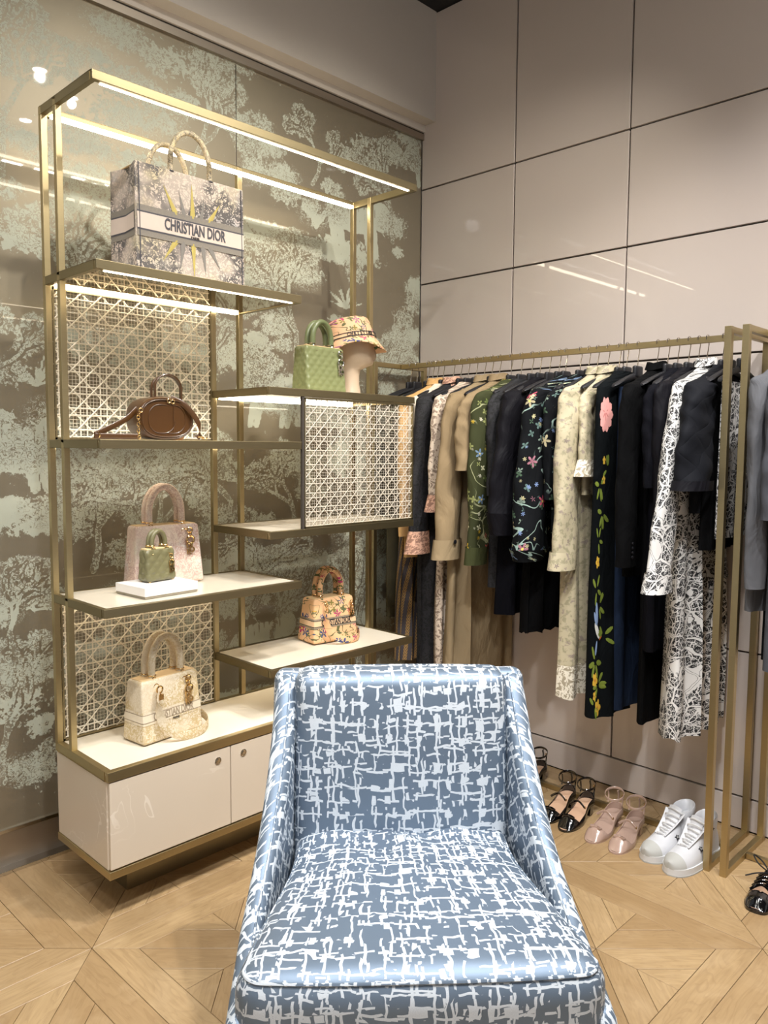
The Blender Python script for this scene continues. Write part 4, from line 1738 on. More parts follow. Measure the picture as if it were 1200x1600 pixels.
def sneaker(label, loc, rz, side):
    t = empty('high_top_sneaker', loc, rz, label, 'shoe', 'white high top sneakers')
    L, W = .285, .100
    mb = MB()
    shoe_sole(mb, L, W, 0, .026, .5, .002)
    mb.build('sole', WHITER, t, ang=50)
    mb = MB()
    shoe_sole(mb, L, W, -.0005 + .001, .005, .5, .0035)
    mb.build('outsole', GREYL, t, ang=50)
    # foot: full arcs, rising towards the ankle
    rows = []
    n = 34
    for k in range(n + 1):
        s = .5 - .5 * cos(pi * k / n)
        w = outline(L, W * .965, s, .5)
        x = -L / 2 + L * s
        h = .022 + .020 * sm(s / .20) + .050 * sm((s - .20) / .42)
        h = h if s < .9 else h * (1 - .15 * (s - .9) / .1)
        rows.append([(x, w * cos(a) * (1 - .10 * sin(a)), .024 + h * max(0, sin(a)) ** .85) for a in [pi * j / 18 for j in range(19)]])
    mb = MB()
    mb.loft(rows, closed=False)
    up_ = mb.build('upper', WHITEL, t, ang=70)
    # toe cap panel
    rows2 = []
    for k in range(12):
        s = .15 * (k / 11) ** 2
        w = outline(L, W * .985, s, .5)
        x = -L / 2 + L * s - .0012
        h = .0235 + .020 * sm(s / .20) + .050 * sm((s - .20) / .42)
        rows2.append([(x, w * cos(a) * (1 - .10 * sin(a)), .0245 + h * max(0, sin(a)) ** .85) for a in [pi * j / 18 for j in range(19)]])
    MB().loft(rows2, closed=False).build('toe_cap', GREYL, up_, ang=70)
    # ankle shaft with padded collar, open at the top
    rings = []
    for (z, cx, rx, ry) in ((.045, .058, .070, .036), (.070, .062, .064, .037), (.095, .072, .056, .037), (.120, .080, .050, .037), (.134, .083, .048, .037), (.140, .083, .045, .035), (.138, .083, .040, .030), (.11, .08, .038, .028), (.07, .07, .04, .026)):
        rings.append([(cx + rx * cos(2 * pi * j / 28), ry * sin(2 * pi * j / 28), z + .010 * cos(2 * pi * j / 28) * (z > .12) * 1.0) for j in range(28)])
    MB().loft(rings, True, False, True).build('ankle_shaft', WHITEL, t, ang=70)
    # tongue
    mb = MB()
    mb.tube(bez([(-.045, 0, .078), (.0, 0, .110), (.022, 0, .145), (.026, 0, .176)], 8), 1, 10, flat=(.024, .005), upv=(0, 1, 0)) if False else None
    pts = bez([(-.050, 0, .074), (-.010, 0, .098), (.020, 0, .126), (.034, 0, .154)], 8)
    rr = []
    for i, p in enumerate(pts):
        wv = .018 + .007 * i / len(pts)
        rr.append([(p[0], -wv, p[2] - .006), (p[0] - .003, -wv * .5, p[2]), (p[0] - .004, 0, p[2] + .001), (p[0] - .003, wv * .5, p[2]), (p[0], wv, p[2] - .006), (p[0] + .006, 0, p[2] - .005)])
    MB().loft(rr, True, True, True).build('tongue', WHITEL, t, ang=70)
    # eyestays
    for sg in (-1, 1):
        mb = MB()
        mb.tube(bez([(-.055, sg * .015, .072), (-.02, sg * .021, .090), (.012, sg * .027, .112), (.034, sg * .032, .134)], 8), 1, 8, flat=(.002, .008), upv=(0, sg * .8, .6))
        mb.build('eyestay', WHITEL, up_)
    # laces
    for k in range(8):
        f = k / 7
        P0 = Vector((-.052, 0, .077)).lerp(Vector((-.008, 0, .102)), min(1, f * 1.6)) if f < .62 else Vector((-.008, 0, .102)).lerp(Vector((.024, 0, .140)), (f - .62) / .38)
        hw = .015 + .014 * f
        z0 = P0.z
        dx = .004 * (1 if k % 2 else -1)
        mb = MB()
        mb.tube(bez([(P0.x + .004, -hw, z0 - .005), (P0.x - .004, -hw * .5, z0 + .003), (P0.x - .005 + dx * .4, 0, z0 + .005), (P0.x - .004 + dx, hw * .5, z0 + .003), (P0.x + .004 + dx, hw, z0 - .005)], 5), 1, 8, flat=(.0016, .003), upv=(0, 0, 1))
        mb.build('lace', LACE, t)
    # stars
    for (x, z, r) in ((.0, .058, .0125), (.082, .128, .007)):
        if z < .1:
            M = Matrix.Translation((-.012, -.0385, .066)) @ Matrix.Rotation(radians(52), 4, 'X')
        else:
            M = Matrix.Translation((.066, -.0365, .112)) @ Matrix.Rotation(radians(88), 4, 'X') @ Matrix.Rotation(radians(-25), 4, 'Y')
        mb = MB()
        mb.prism(star_poly(r), -.001, .0016, M)
        mb.build('star_patch', INKBLACK, t, False)
        mb = MB()
        mb.prism(star_poly(r * .4), .0016, .0024, M)
        mb.build('star_centre', GREYL, t, False)
    return t


sneaker('white high top sneaker with black star, next to the nude shoes', (-.338, -1.520, 0), radians(-9), -1)
sneaker('white high top sneaker with black star, next to the brass rack post', (-.362, -1.612, 0), radians(-7), 1)


def lace_flat(label, loc, rz, side):
    t = empty('lace_up_flat', loc, rz, label, 'shoe', 'black patent lace-up flats')
    L, W = .245, .085
    mb = MB()
    shoe_sole(mb, L, W, 0, .010, .30, .001)
    mb.build('sole', PATENT, t, ang=50)
    mb = MB()
    shoe_sole(mb, L * .95, W * .92, .0105, .013, .3)
    mb.build('insole', INSOLE, t)
    mb = MB()
    for sd in (1, -1):
        rows = []
        for k in range(41):
            s = .5 - .5 * cos(pi * k / 40)
            w = outline(L, W, s, .30)
            h = .034 * sm(s / .12) + .008 * sm((s - .6) / .4)
            amax = pi / 2 if s < .27 else pi / 2 * (1 - .66 * min(1, (s - .27) / .03)) + .25 * sm((s - .75) / .25)
            rows.append([(-L / 2 + L * s, sd * w * cos(amax * j / 8), .008 + h * sin(amax * j / 8)) for j in range(9)])
        mb.loft(rows, closed=False)
    u = mb.build('upper', PATENT, t, ang=60)
    u.modifiers.new('leather_thickness', 'SOLIDIFY').thickness = .0018
    for k in range(4):
        x = -.045 + k * .026
        mb = MB()
        P = [(x + (.026 * (j / 8)), (-.034 + .0085 * j), .030 + .020 * sin(pi * j / 8)) for j in range(9)]
        mb.tube(P, 1, 8, flat=(.0012, .005), upv=(0, 0, 1))
        P = [(x + (.026 * (1 - j / 8)), (-.034 + .0085 * j), .031 + .021 * sin(pi * j / 8)) for j in range(9)]
        mb.tube(P, 1, 8, flat=(.0012, .005), upv=(0, 0, 1))
        mb.build('cross_strap', PATENT, t)['kind'] = 'stuff'
    for sg in (-1, 1):
        mb = MB()
        mb.tube(bez([(.05, 0, .055), (.03, sg * .03, .085), (.06, sg * .052, .095), (.075, sg * .03, .075), (.052, 0, .056)], 8), .0024, 6)
        mb.build('bow_loop', BLACKLACE, t)
        mb = MB()
        mb.tube(bez([(.05, 0, .055), (.02, sg * .03, .058), (-.005, sg * .06, .05)], 6), .0022, 6)
        mb.build('lace_end', BLACKLACE, t)
    return t


lace_flat('black patent square toe lace-up flat, nearest the brass rack post', (-.402, -1.868, 0), radians(5), 1)
lace_flat('black patent square toe lace-up flat at the right edge of the photo', (-.415, -1.975, 0), radians(3), -1)

# ------------------------------------------------------------------ clothes racks
RX0, RX1, RXM = -.386, -.022, -.200
RZ = 1.815


def rack(label, y0, y1, far_post=True):
    """y0 far end, y1 near end (y1<y0)"""
    t = empty('clothes_rack', (RXM, (y0 + y1) / 2, 0), 0, label, 'clothes rack', 'brass clothes racks along the panelled wall')
    O = Vector(t.location)

    def b(lo, hi, name):
        return MB().box(Vector(lo) - O, Vector(hi) - O).build(name, BRASS, t, False, bevel=.0012)
    w = .022
    for yy in (y0, y1):
        ya, yb_ = (yy - w, yy) if yy == y0 else (yy, yy + w)
        b((RX0, ya, 0), (RX0 + w, yb_, RZ), 'front_post')
        b((RX1 - w, ya, 0), (RX1, yb_, RZ), 'rear_post')
        b((RX0 + w, ya + .001, RZ - w), (RX1 - w, yb_ - .001, RZ - .0005), 'top_bar')
        b((RX0 + w, ya + .001, .0), (RX1 - w, yb_ - .001, w), 'bottom_bar')
    b((RXM - .009, y1 + w, RZ - .024), (RXM + .009, y0 - w, RZ - .002), 'hanging_rail')
    b((RXM - .009, y1 + w, .002), (RXM + .009, y0 - w, w), 'floor_rail')
    return t


rack('brass clothes rack full of hanging garments', -.048, -1.682)
rack('brass clothes rack with grey coats at the right edge', -1.716, -3.3)

HANGER = plain('black_hanger', '15151a', .5, 0, .1, 30)
# hanger: hook, neck, shaped shoulders
_hm = {}
mb = MB()
arc = [(.0125 * cos(a), 0, RZ - .0125 + .001 + .0125 * sin(a)) for a in np.linspace(radians(200), radians(0), 14)]
mb.tube([(x + .0005, y, z + .003) for x, y, z in arc] + [(.0115, 0, RZ - .030), (.004, 0, RZ - .056), (0, 0, RZ - .076), (0, 0, RZ - .112)], .0018, 6)
_hm['hook'] = mb.mesh('hook', SILVER)
mb = MB()
rr = []
ZS = RZ - .122
for k in range(25):
    u = -1 + 2 * k / 24
    x = .182 * u
    z = ZS - .050 * abs(u) ** 1.4
    e = abs(u)
    ry = .006 + .008 * e ** 1.5
    rz_ = .012 - .005 * e
    if k in (0, 24):
        ry, rz_ = ry * .5, rz_ * .5
    rr.append([(x, ry * cos(2 * pi * j / 10), z + rz_ * sin(2 * pi * j / 10)) for j in range(10)])
mb.loft(rr, True, True, True)
mb.rbox((.060, .018, .044), .008, 2, None, Matrix.Translation((0, 0, ZS + .014)))
_hm['shoulders'] = mb.mesh('shoulders', HANGER)


def hanger(y, label, group, yaw=0.0):
    t = empty('clothes_hanger', (RXM, y, 0), yaw, label, 'hanger', group)
    for k in ('hook', 'shoulders'):
        o = bpy.data.objects.new(k, _hm[k])
        col.objects.link(o)
        o.parent = t
    return t


# ------------------------------------------------------------------ fabrics


def cloth(name, c, var=.1, rough=.9, sheen=.0, weave=500):
    g = G(name)
    uv = g.uv()
    h = hexc(c)
    nz = g.noise(uv, 6, 3)
    g.set(Base_Color=g.mix(nz, tuple(x * (1 - var) for x in h[:3]) + (1,), tuple(min(1, x * (1 + var)) for x in h[:3]) + (1,)), Roughness=rough, Sheen_Weight=sheen)
    g.p.inputs['Specular IOR Level'].default_value = .07
    wr = g.noise(g.vmath('MULTIPLY', uv, (1.6, .7, 1.0)), 9, 3, .55, .6)
    g.bump(g.math('ADD', wr, g.math('MULTIPLY', g.noise(uv, weave, 2), .02)), .6, .022)
    return g.m


KHAKI = cloth('khaki_cotton', '8f7d61')
KHAKI2 = cloth('khaki_gabardine', '8a775b')
OLIVEC = cloth('olive_wool', '55503f')
NAVYK = cloth('blue_black_wool', '0f0f14', .1)
BLACKC = cloth('black_wool', '09090a', .1)
BLACKS = cloth('black_silk', '131216', .1, .6)
TAN = cloth('camel_wool', 'c9a06a')
IVORY = cloth('ivory_silk', 'ddd2bf', .05, .6)
GREYW = cloth('grey_flannel', '5c5c5f', .12)
GREYD = cloth('dark_grey_tweed', '4a4b50', .15)
DENIM = cloth('blue_denim', '1c2638', .3)
BUTTON = plain('dark_button', '1a1a1e', .3)


def lace_mat(name, c1, c2, sc=90):
    g = G(name)
    uv = g.uv()
    vo = g.vor(uv, sc)
    m = g.ramp(vo.outputs['Distance'], .25, .45)
    s = scribble(g, uv, sc * .45, .06, 2, .8)
    g.set(Base_Color=g.mix(g.math('MAXIMUM', g.math('SUBTRACT', 1.0, m), s), hexc(c2), hexc(c1)), Roughness=.8)
    g.bump(vo.outputs['Distance'], .4, .002)
    return g.m


BLACKLACEM = lace_mat('black_lace', '1a191d', '050506')
PINKLACE = lace_mat('pink_lace', 'd3a68d', '96705e')
CREAMLACE = lace_mat('cream_lace', 'd2c0ac', '8f7c6c', 70)
WHITELACE = lace_mat('white_lace', 'e0d8c6', '9d927c', 80)

g = G('gold_braid_stripe')
x = g.xyz(g.uv())
st = g.math('FRACT', g.math('MULTIPLY', x[0], 26.0))
ch = g.math('FRACT', g.math('ADD', g.math('MULTIPLY', x[1], 70.0), g.math('MULTIPLY', g.math('ABSOLUTE', g.math('SUBTRACT', st, .25)), 5.0)))
gm = g.math('MULTIPLY', g.math('LESS_THAN', st, .5), g.math('GREATER_THAN', ch, .35))
g.set(Base_Color=g.mix(gm, hexc('4a4448'), hexc('b08a4e')), Roughness=.7)
g.bump(gm, .5, .002)
GOLDBRAID = g.m


def floral_cloth(name, base, sc, flowers_, leaves, seeds=(1.0, 4.0, 7.0), stem=None, fprob=.5, small=None):
    g = G(name)
    uv = g.uv()
    c = g.mix(g.noise(uv, 8, 3), tuple(x * .9 for x in hexc(base)[:3]) + (1,), hexc(base))
    c = flowers(g, uv, sc * 1.7, 2, .40, .55, c, [hexc(k) for k in leaves], seed=seeds[0], squash=.8)
    if stem:
        k = g.math('MULTIPLY', scribble(g, uv, sc * .6, .012, 1, .6), g.ramp(g.noise(uv, sc * .35, 1), .45, .55))
        c = g.mix(k, c, hexc(stem))
    c = flowers(g, uv, sc, 5, .36, fprob, c, [hexc(k) for k in flowers_], hexc('d8c060'), seed=seeds[1])
    if small:
        c = flowers(g, uv, sc * 1.9, 6, .28, .3, c, [hexc(k) for k in small], seed=seeds[2])
    g.set(Base_Color=c, Roughness=.85)
    g.p.inputs['Specular IOR Level'].default_value = .12
    g.bump(g.noise(g.vmath('MULTIPLY', uv, (1.6, .7, 1.0)), 9, 3, .55, .6), .5, .015)
    return g.m


GREENFLORAL = floral_cloth('olive_embroidered', '3a3d26', 17, ['c9a93a', 'b0504a', 'd8cfa8', '6f86a0'], ['8b8f5a', 'c7c4a0', '6d7a45'], (2.0, 3.0, 6.0), '9fa07a', .42, ['c7a837', 'cdc8b0'])
BLACKFLORAL = floral_cloth('black_floral_silk', '0d0f12', 15, ['a84a5c', '6f83a0', 'b0a585', 'a5707e'], ['5b716c', '7c8c80', '475c4a'], (1.3, 8.0, 2.6), '8ea39a', .40, ['d8cfa0', '7f94c0'])
DRESSBASE = cloth('blue_black_crepe', '0c0f11', .1)

g = G('beige_ditsy_floral')
uv = g.uv()
c = g.mix(g.noise(uv, 5, 3), hexc('ab9f82'), hexc('bcb195'))
c = g.mix(g.math('MULTIPLY', g.ramp(g.noise(uv, 46, 3, .6, .4), .53, .60), .75), c, hexc('8b866a'))
c = g.mix(g.math('MULTIPLY', g.ramp(g.noise(g.vmath('ADD', uv, (3.3, 1.1, 0.0)), 38, 3, .6, .4), .58, .64), .8), c, hexc('8a7b74'))
c = flowers(g, uv, 30, 5, .30, .35, c, [hexc('85776e'), hexc('958678')], hexc('a89a80'), seed=5.0)
g.set(Base_Color=c, Roughness=.7)
BEIGEFLORAL = g.m

g = G('map_print')
uv = g.uv()
wv = g.vmath('ADD', uv, g.vmath('SCALE', g.vmath('SUBTRACT', g.noise(uv, 6, 2, .5, 0, 1), (.5, .5, .5)), sc=.06))
wv = g.vmath('ADD', wv, g.vmath('SCALE', g.vmath('SUBTRACT', g.noise(uv, 30, 2, .5, 0, 1), (.5, .5, .5)), sc=.016))
vo = g.vor(wv, 13, 'DISTANCE_TO_EDGE')
vs_ = g.vor(wv, 44, 'DISTANCE_TO_EDGE')
street = g.math('MAXIMUM', g.math('LESS_THAN', vo.outputs['Distance'], .032), g.math('LESS_THAN', vs_.outputs['Distance'], .05))
s1 = scribble(g, wv, 150, .10, 2, 1.0)
s2 = g.math('GREATER_THAN', g.noise(wv, 200, 2, .6), .56)
hat_ = g.math('MULTIPLY', g.math('MAXIMUM', s1, s2), g.math('GREATER_THAN', g.noise(wv, 10, 2), .42))
edge = g.math('LESS_THAN', g.math('ABSOLUTE', g.math('SUBTRACT', vo.outputs['Distance'], .040)), .006)
ink = g.math('MAXIMUM', g.math('MULTIPLY', hat_, g.math('SUBTRACT', 1.0, street)), edge)
g.set(Base_Color=g.mix(ink, hexc('d4d1cd'), hexc('111114')), Roughness=.75)
MAPPRINT = g.m

g = G('black_quilted_nylon')
x = g.xyz(g.uv())
da = g.math('ABSOLUTE', g.math('SUBTRACT', g.math('FRACT', g.math('MULTIPLY', g.math('ADD', x[0], x[1]), 9.0)), .5))
db = g.math('ABSOLUTE', g.math('SUBTRACT', g.math('FRACT', g.math('MULTIPLY', g.math('SUBTRACT', x[0], x[1]), 9.0)), .5))
qh = g.math('MULTIPLY', g.math('POWER', g.math('MULTIPLY', da, 2.0), .5), g.math('POWER', g.math('MULTIPLY', db, 2.0), .5))
g.set(Base_Color=hexc('111217'), Roughness=.8)
g.p.inputs['Specular IOR Level'].default_value = .15
g.bump(qh, .7, .005)
QUILT = g.m

# ------------------------------------------------------------------ garments


def garment(name, label, y, length, mat, hw=.205, hem=.20, th=.030, thb=.045, folds=4, amp=.012, ztop=1.708, sleeves=None, cuffs=None, group=None, neck=.055, xo=0.0, seed=0, drop=.080, bottom=None, skirt=False, yaw=0, hemwave=.0, cat='garment', slant=0.0, collar=None, ragged=0.0):
    """hangs below the rail at y; body width runs along X, -X towards the aisle.
    sleeves=(length, out, r_top, r_bottom, mat) ; bottom=(fraction, mat) hem band"""
    t = empty(name, (RXM + xo, y, 0), yaw, label, cat, group)
    thb *= .75
    amp *= .8
    rg = random.Random(seed * 7 + 3)
    ph = rg.uniform(0, 6)
    N = 44

    def S(th_, tt, off=0.0):
        """surface point: angle, 0..1 down the body"""
        zz = tt * length
        if skirt:
            k = tt
            w = hw + (hem - hw) * k
            dz = zz
            thick = th + (thb - th) * k
        else:
            if zz < drop:
                q = zz / drop
                w = neck + (hw - neck) * sm(q) ** .8
                thick = .021 + (max(th, .022) - .021) * q
            else:
                q = (zz - drop) / (length - drop)
                w = hw + (hem - hw) * q ** .9
                thick = th + (thb - th) * q
            dz = zz
        c, s = cos(th_), sin(th_)
        x = w * math.copysign(abs(c) ** .75, c)
        yy = thick * math.copysign(abs(s) ** .75, s)
        fa = amp * sm((zz - .05) / (length * .8))
        wob = sin(folds * pi * x / max(w, .01) + ph) + .5 * sin(folds * 1.7 * pi * x / max(w, .01) + ph * 2)
        yy += fa * wob
        if x > 0:
            x *= .86
        x2 = x + .3 * fa * sin(zz * 9 + ph) * (1 if abs(c) > .6 else 0)
        z = ztop - dz + (hemwave * sin(5 * th_ + ph) * sm((tt - .9) / .1)) + (ragged * rg.uniform(-1, 1) if (ragged and tt > .995) else 0)
        nx, ny = c, s
        return Vector((x2 + off * nx + slant * zz, yy + off * ny, z))
    t0, t1 = 0.0, 1.0 if not bottom else 1 - bottom[0]
    rows = []
    R_ = 30
    for i in range(R_ + 1):
        tt = t0 + (t1 - t0) * i / R_
        if not skirt and i < 8:
            tt = drop / length * i / 8 * 1.0
        elif not skirt:
            tt = drop / length + (t1 - drop / length) * (i - 7) / (R_ - 7)
        rows.append([tuple(S(2 * pi * k / N, tt)) for k in range(N)])
    mb = MB()
    mb.loft(rows, True, True, False)
    bd = mb.build('body' if not skirt else 'cloth_panel', mat, t, ang=75)
    if bottom:
        rows = [[tuple(S(2 * pi * k / N, t1 + (1 - t1) * i / 6, .001)) for k in range(N)] for i in range(7)]
        MB().loft(rows, True).build('hem_band', bottom[1], t, ang=75)
    if sleeves:
        ln, out, r0, r1, sm_ = sleeves
        for sg in (-1, 1):
            ho, oo = (hw, out) if sg < 0 else (hw - .075, -.02)
            A = Vector((sg * (ho - .085), 0, ztop - drop * .62))
            A2 = Vector((sg * (ho - .018), 0, ztop - drop - .045))
            B = Vector((sg * (ho + oo * .55 - .004), -.006, ztop - drop - ln * .5))
            Cc = Vector((sg * (ho + oo), -.012, ztop - drop - ln))
            P = bez([A, A2, B, Cc], 12)
            n = len(P)
            rr = []
            for i, p in enumerate(P):
                q = i / (n - 1)
                r = r0 + (r1 - r0) * q
                r *= min(1, .35 + .65 * sm(q / .16))
                if sg > 0:
                    r *= .8
                ring = []
                for k in range(22):
                    a = 2 * pi * k / 22
                    wr = 1 + .09 * sin(3 * a + q * 7 + seed) + .055 * sin(q * 19 + seed + 2 * a) * sm(q / .3) + .03 * sin(q * 41 + seed * 2 - a * 2)
                    ring.append((p[0] + r * 1.15 * cos(a) * wr, p[1] + r * .56 * sin(a) * wr, p[2] + .012 * cos(a) * sg * (1 - q)))
                rr.append(ring)
            sv = MB().loft(rr, True, True, False).build('sleeve', sm_ or mat, t, ang=75)
            if cuffs:
                ch_, cm, fl = cuffs
                e = Vector(P[-1])
                rr = []
                for i in range(5):
                    q = i / 4
                    r = r1 * (1.06 + fl * q)
                    rr.append([(e.x + sg * .01 * q + r * 1.15 * cos(2 * pi * k / 22) * (1 + .06 * sin(5 * 2 * pi * k / 22) * fl * 3 * q), e.y + r * .66 * sin(2 * pi * k / 22), e.z + .012 - (ch_ + .012) * q) for k in range(22)])
                MB().loft(rr, True).build('cuff', cm, sv, ang=75)
    if collar:
        rr = []
        for (z, r1_, r2_) in ((-.012, .055, .030), (.012, .052, .027), (.030, .050, .025), (.032, .056, .030), (.006, .066, .036)):
            rr.append([(r1_ * cos(2 * pi * k / 24), r2_ * sin(2 * pi * k / 24), ztop + z - .012 * cos(2 * pi * k / 24) ** 2) for k in range(24)])
        MB().loft(rr, True).build('collar', collar, t, ang=75)
    t_S[t.name] = S
    return t


t_S = {}
GR = 'garments on the brass rack'

# far end to near end ------------------------------------------------------
garment('trousers', 'olive grey trousers with a buttoned waist at the far end of the rack', -.125, 1.02, OLIVEC, .16, .15, .018, .03, 2, .008, 1.645, skirt=True, group=GR, seed=1)
garment('embroidered_skirt', 'gold braided long skirt with grey stripes near the far end of the rack', -.235, 1.20, GOLDBRAID, .15, .20, .018, .05, 5, .016, 1.645, skirt=True, group=GR, seed=2)
o = garment('coat', 'camel tan jacket between the gold skirt and the ivory blouse', -.290, .78, TAN, .20, .20, .03, .04, 3, .01, sleeves=(.60, .01, .055, .042, None), group=GR, seed=3, collar=TAN)
garment('blouse', 'ivory silk blouse beside the camel jacket', -.325, .72, IVORY, .19, .19, .022, .03, 3, .012, sleeves=(.56, .0, .045, .036, None), group=GR, seed=4)
garment('lace_dress', 'black lace dress with pink lace shoulders and cuffs', -.385, 1.26, BLACKLACEM, .20, .20, .03, .05, 5, .018, sleeves=(.58, .035, .056, .048, BLACKLACEM), cuffs=(.085, PINKLACE, .25), group=GR, seed=5, collar=PINKLACE)
garment('lace_dress', 'long cream and rose lace dress beside the khaki trench dress', -.470, 1.26, CREAMLACE, .195, .20, .025, .05, 5, .016, sleeves=(.42, .01, .05, .048, CREAMLACE), cuffs=(.06, PINKLACE, .2), group=GR, seed=6)
kj = garment('trench_dress', 'long khaki trench dress with a buttoned sleeve', -.560, 1.28, KHAKI, .205, .235, .03, .06, 4, .022, sleeves=(.60, .045, .066, .062, KHAKI2), cuffs=(.07, KHAKI, .05), group=GR, seed=7, collar=KHAKI)
MB().lathe([(.009, 0), (.009, .003), (.004, .004)], n=16, M=Matrix.Translation((-.262, -.062, ZS - .66)) @ Matrix.Rotation(pi / 2, 4, 'X')).build('button', BUTTON, kj)
garment('blouse', 'khaki short sleeve blouse beside the trench dress', -.640, .50, KHAKI2, .20, .195, .028, .035, 3, .012, sleeves=(.30, .02, .068, .062, None), group=GR, seed=8, collar=KHAKI2)
garment('bomber_jacket', 'dark olive jacket embroidered with flowers', -.700, .66, GREENFLORAL, .20, .195, .03, .045, 3, .012, sleeves=(.62, .030, .062, .050, GREENFLORAL), cuffs=(.06, cloth('olive_rib', '3f4229'), .0), group=GR, seed=9)
garment('lace_dress', 'black lace dress behind the embroidered olive jacket', -.752, .86, BLACKLACEM, .18, .18, .02, .04, 4, .012, sleeves=(.40, .0, .045, .045, None), group=GR, seed=10)
garment('skirt', 'navy black midi skirt under the puff sleeve blouse', -.805, .90, NAVYK, .17, .195, .02, .05, 4, .016, 1.645, skirt=True, group=GR, seed=11)
garment('blouse', 'black gathered blouse with full puffed sleeves', -.845, .56, BLACKS, .195, .19, .03, .045, 4, .016, sleeves=(.47, .035, .060, .088, BLACKS), cuffs=(.075, BLACKS, -.25), group=GR, seed=12)
garment('skirt', 'black frayed denim skirt under the floral blouse', -.935, .95, BLACKC, .17, .20, .02, .05, 5, .018, 1.645, skirt=True, group=GR, seed=13, ragged=.008)
garment('blouse', 'black silk blouse with multicoloured flowers and wide sleeves', -.965, .62, BLACKFLORAL, .20, .20, .03, .045, 4, .014, sleeves=(.60, .045, .066, .086, BLACKFLORAL), cuffs=(.035, BLACKFLORAL, -.3), group=GR, seed=14)
garment('blouse', 'black floral top between the floral blouse and the beige dress', -1.030, .60, BLACKFLORAL, .195, .19, .025, .035, 3, .010, sleeves=(.40, .0, .05, .045, None), group=GR, seed=15)
garment('dress', 'beige ditsy floral dress with a white lace hem', -1.105, 1.235, BEIGEFLORAL, .195, .205, .028, .055, 5, .020, sleeves=(.60, .035, .062, .058, BEIGEFLORAL), cuffs=(.055, BEIGEFLORAL, .05), bottom=(.10, WHITELACE), group=GR, seed=16, collar=BEIGEFLORAL, hemwave=.006)
garment('blouse', 'beige floral blouse with lace trimmed sleeve beside the ditsy dress', -1.150, .46, BEIGEFLORAL, .165, .16, .02, .03, 3, .01, sleeves=(.26, .0, .04, .036, None), cuffs=(.05, WHITELACE, .3), group=GR, seed=17, collar=BEIGEFLORAL)
bf = garment('dress', 'long black dress embroidered with a pink peony, a bird and yellow flowers', -1.228, 1.285, DRESSBASE, .185, .185, .030, .055, 3, .012, group=GR, seed=18, neck=.06, xo=-.022)
garment('jeans', 'dark blue denim trousers beside the embroidered black dress', -1.272, 1.20, DENIM, .13, .12, .02, .03, 2, .008, 1.645, skirt=True, group=GR, seed=19)
bz = garment('blazer', 'black wool blazer with four sleeve buttons', -1.348, .74, BLACKC, .205, .20, .035, .04, 2, .008, sleeves=(.62, .010, .060, .048, None), group=GR, seed=20, collar=BLACKC)
for k in range(4):
    MB().lathe([(.0055, 0), (.0055, .003), (.002, .004)], n=12, M=Matrix.Translation((-.232, -.044, 1.045 + k * .016)) @ Matrix.Rotation(pi / 2, 4, 'X')).build('button', BUTTON, bz)
garment('trousers', 'black wool trousers hanging beside the blazer', -1.388, 1.22, BLACKC, .15, .14, .02, .03, 2, .008, 1.645, skirt=True, group=GR, seed=21)
garment('dress', 'plain black dress between the trousers and the map print dress', -1.425, 1.00, NAVYK, .19, .185, .028, .045, 4, .014, sleeves=(.34, .0, .05, .046, None), group=GR, seed=22)
garment('jacket', 'short black jacket next to the map print dress', -1.465, .62, BLACKS, .195, .19, .03, .04, 3, .010, sleeves=(.56, .0, .052, .044, None), group=GR, seed=23)
garment('dress', 'long white and black map print dress with long sleeves', -1.530, 1.285, MAPPRINT, .200, .205, .030, .065, 4, .024, sleeves=(.62, .145, .058, .052, MAPPRINT), cuffs=(.05, MAPPRINT, .15), group=GR, seed=24, collar=MAPPRINT, hemwave=.008)
garment('quilted_jacket', 'short black quilted jacket with wide sleeves', -1.585, .50, QUILT, .20, .20, .032, .040, 2, .008, sleeves=(.32, .035, .075, .082, QUILT), cuffs=(.02, BLACKS, .03), group=GR, seed=25)
garment('skirt', 'black short skirt under the quilted jacket', -1.612, .56, BLACKC, .17, .18, .016, .024, 3, .008, 1.645, skirt=True, group=GR, seed=26)
garment('shorts', 'white and black map print shorts next to the brass post', -1.648, .52, MAPPRINT, .155, .165, .010, .016, 3, .006, 1.645, skirt=True, group=GR, seed=27)

# second rack
G2 = 'grey clothes on the right rack'
garment('coat', 'grey flannel coat with long sleeves on the right rack', -1.784, .80, GREYW, .205, .205, .03, .035, 3, .010, sleeves=(.64, .000, .060, .048, None), group=G2, seed=31, collar=GREYW)
garment('cape', 'dark grey tweed cape at the right edge of the photo', -1.846, .98, GREYD, .205, .215, .032, .04, 3, .010, sleeves=(.42, .010, .070, .075, None), group=G2, seed=32)
garment('trousers', 'black trousers between the two grey coats', -1.810, .90, BLACKC, .15, .14, .012, .02, 2, .006, 1.645, skirt=True, group=G2, seed=33)

# embroidery on the long black dress
S = t_S[bf.name]


def deco(name, mat, shapes, parent=bf):
    """shapes: list of polygons in (u,v) metres about anchor (theta0, drop) on the dress surface"""
    mb = MB()
    for (th0, v0, poly) in shapes:
        pts = []
        for (u, v) in poly:
            tt = (v0 - v) / 1.285
            th_ = th0 + u / .17 * (1.0)
            pts.append(S(th_, tt, .0022))
        c = sum(pts, Vector()) / len(pts)
        n = len(pts)
        cu = (sum(p[0] for p in poly) / n, sum(p[1] for p in poly) / n)
        cc = S(th0 + cu[0] / .17, (v0 - cu[1]) / 1.285, .0035)
        mb.add([cc] + pts, [(0, i + 1, (i + 1) % n + 1) for i in range(n)])
    return mb.build(name, mat, parent, ang=80)


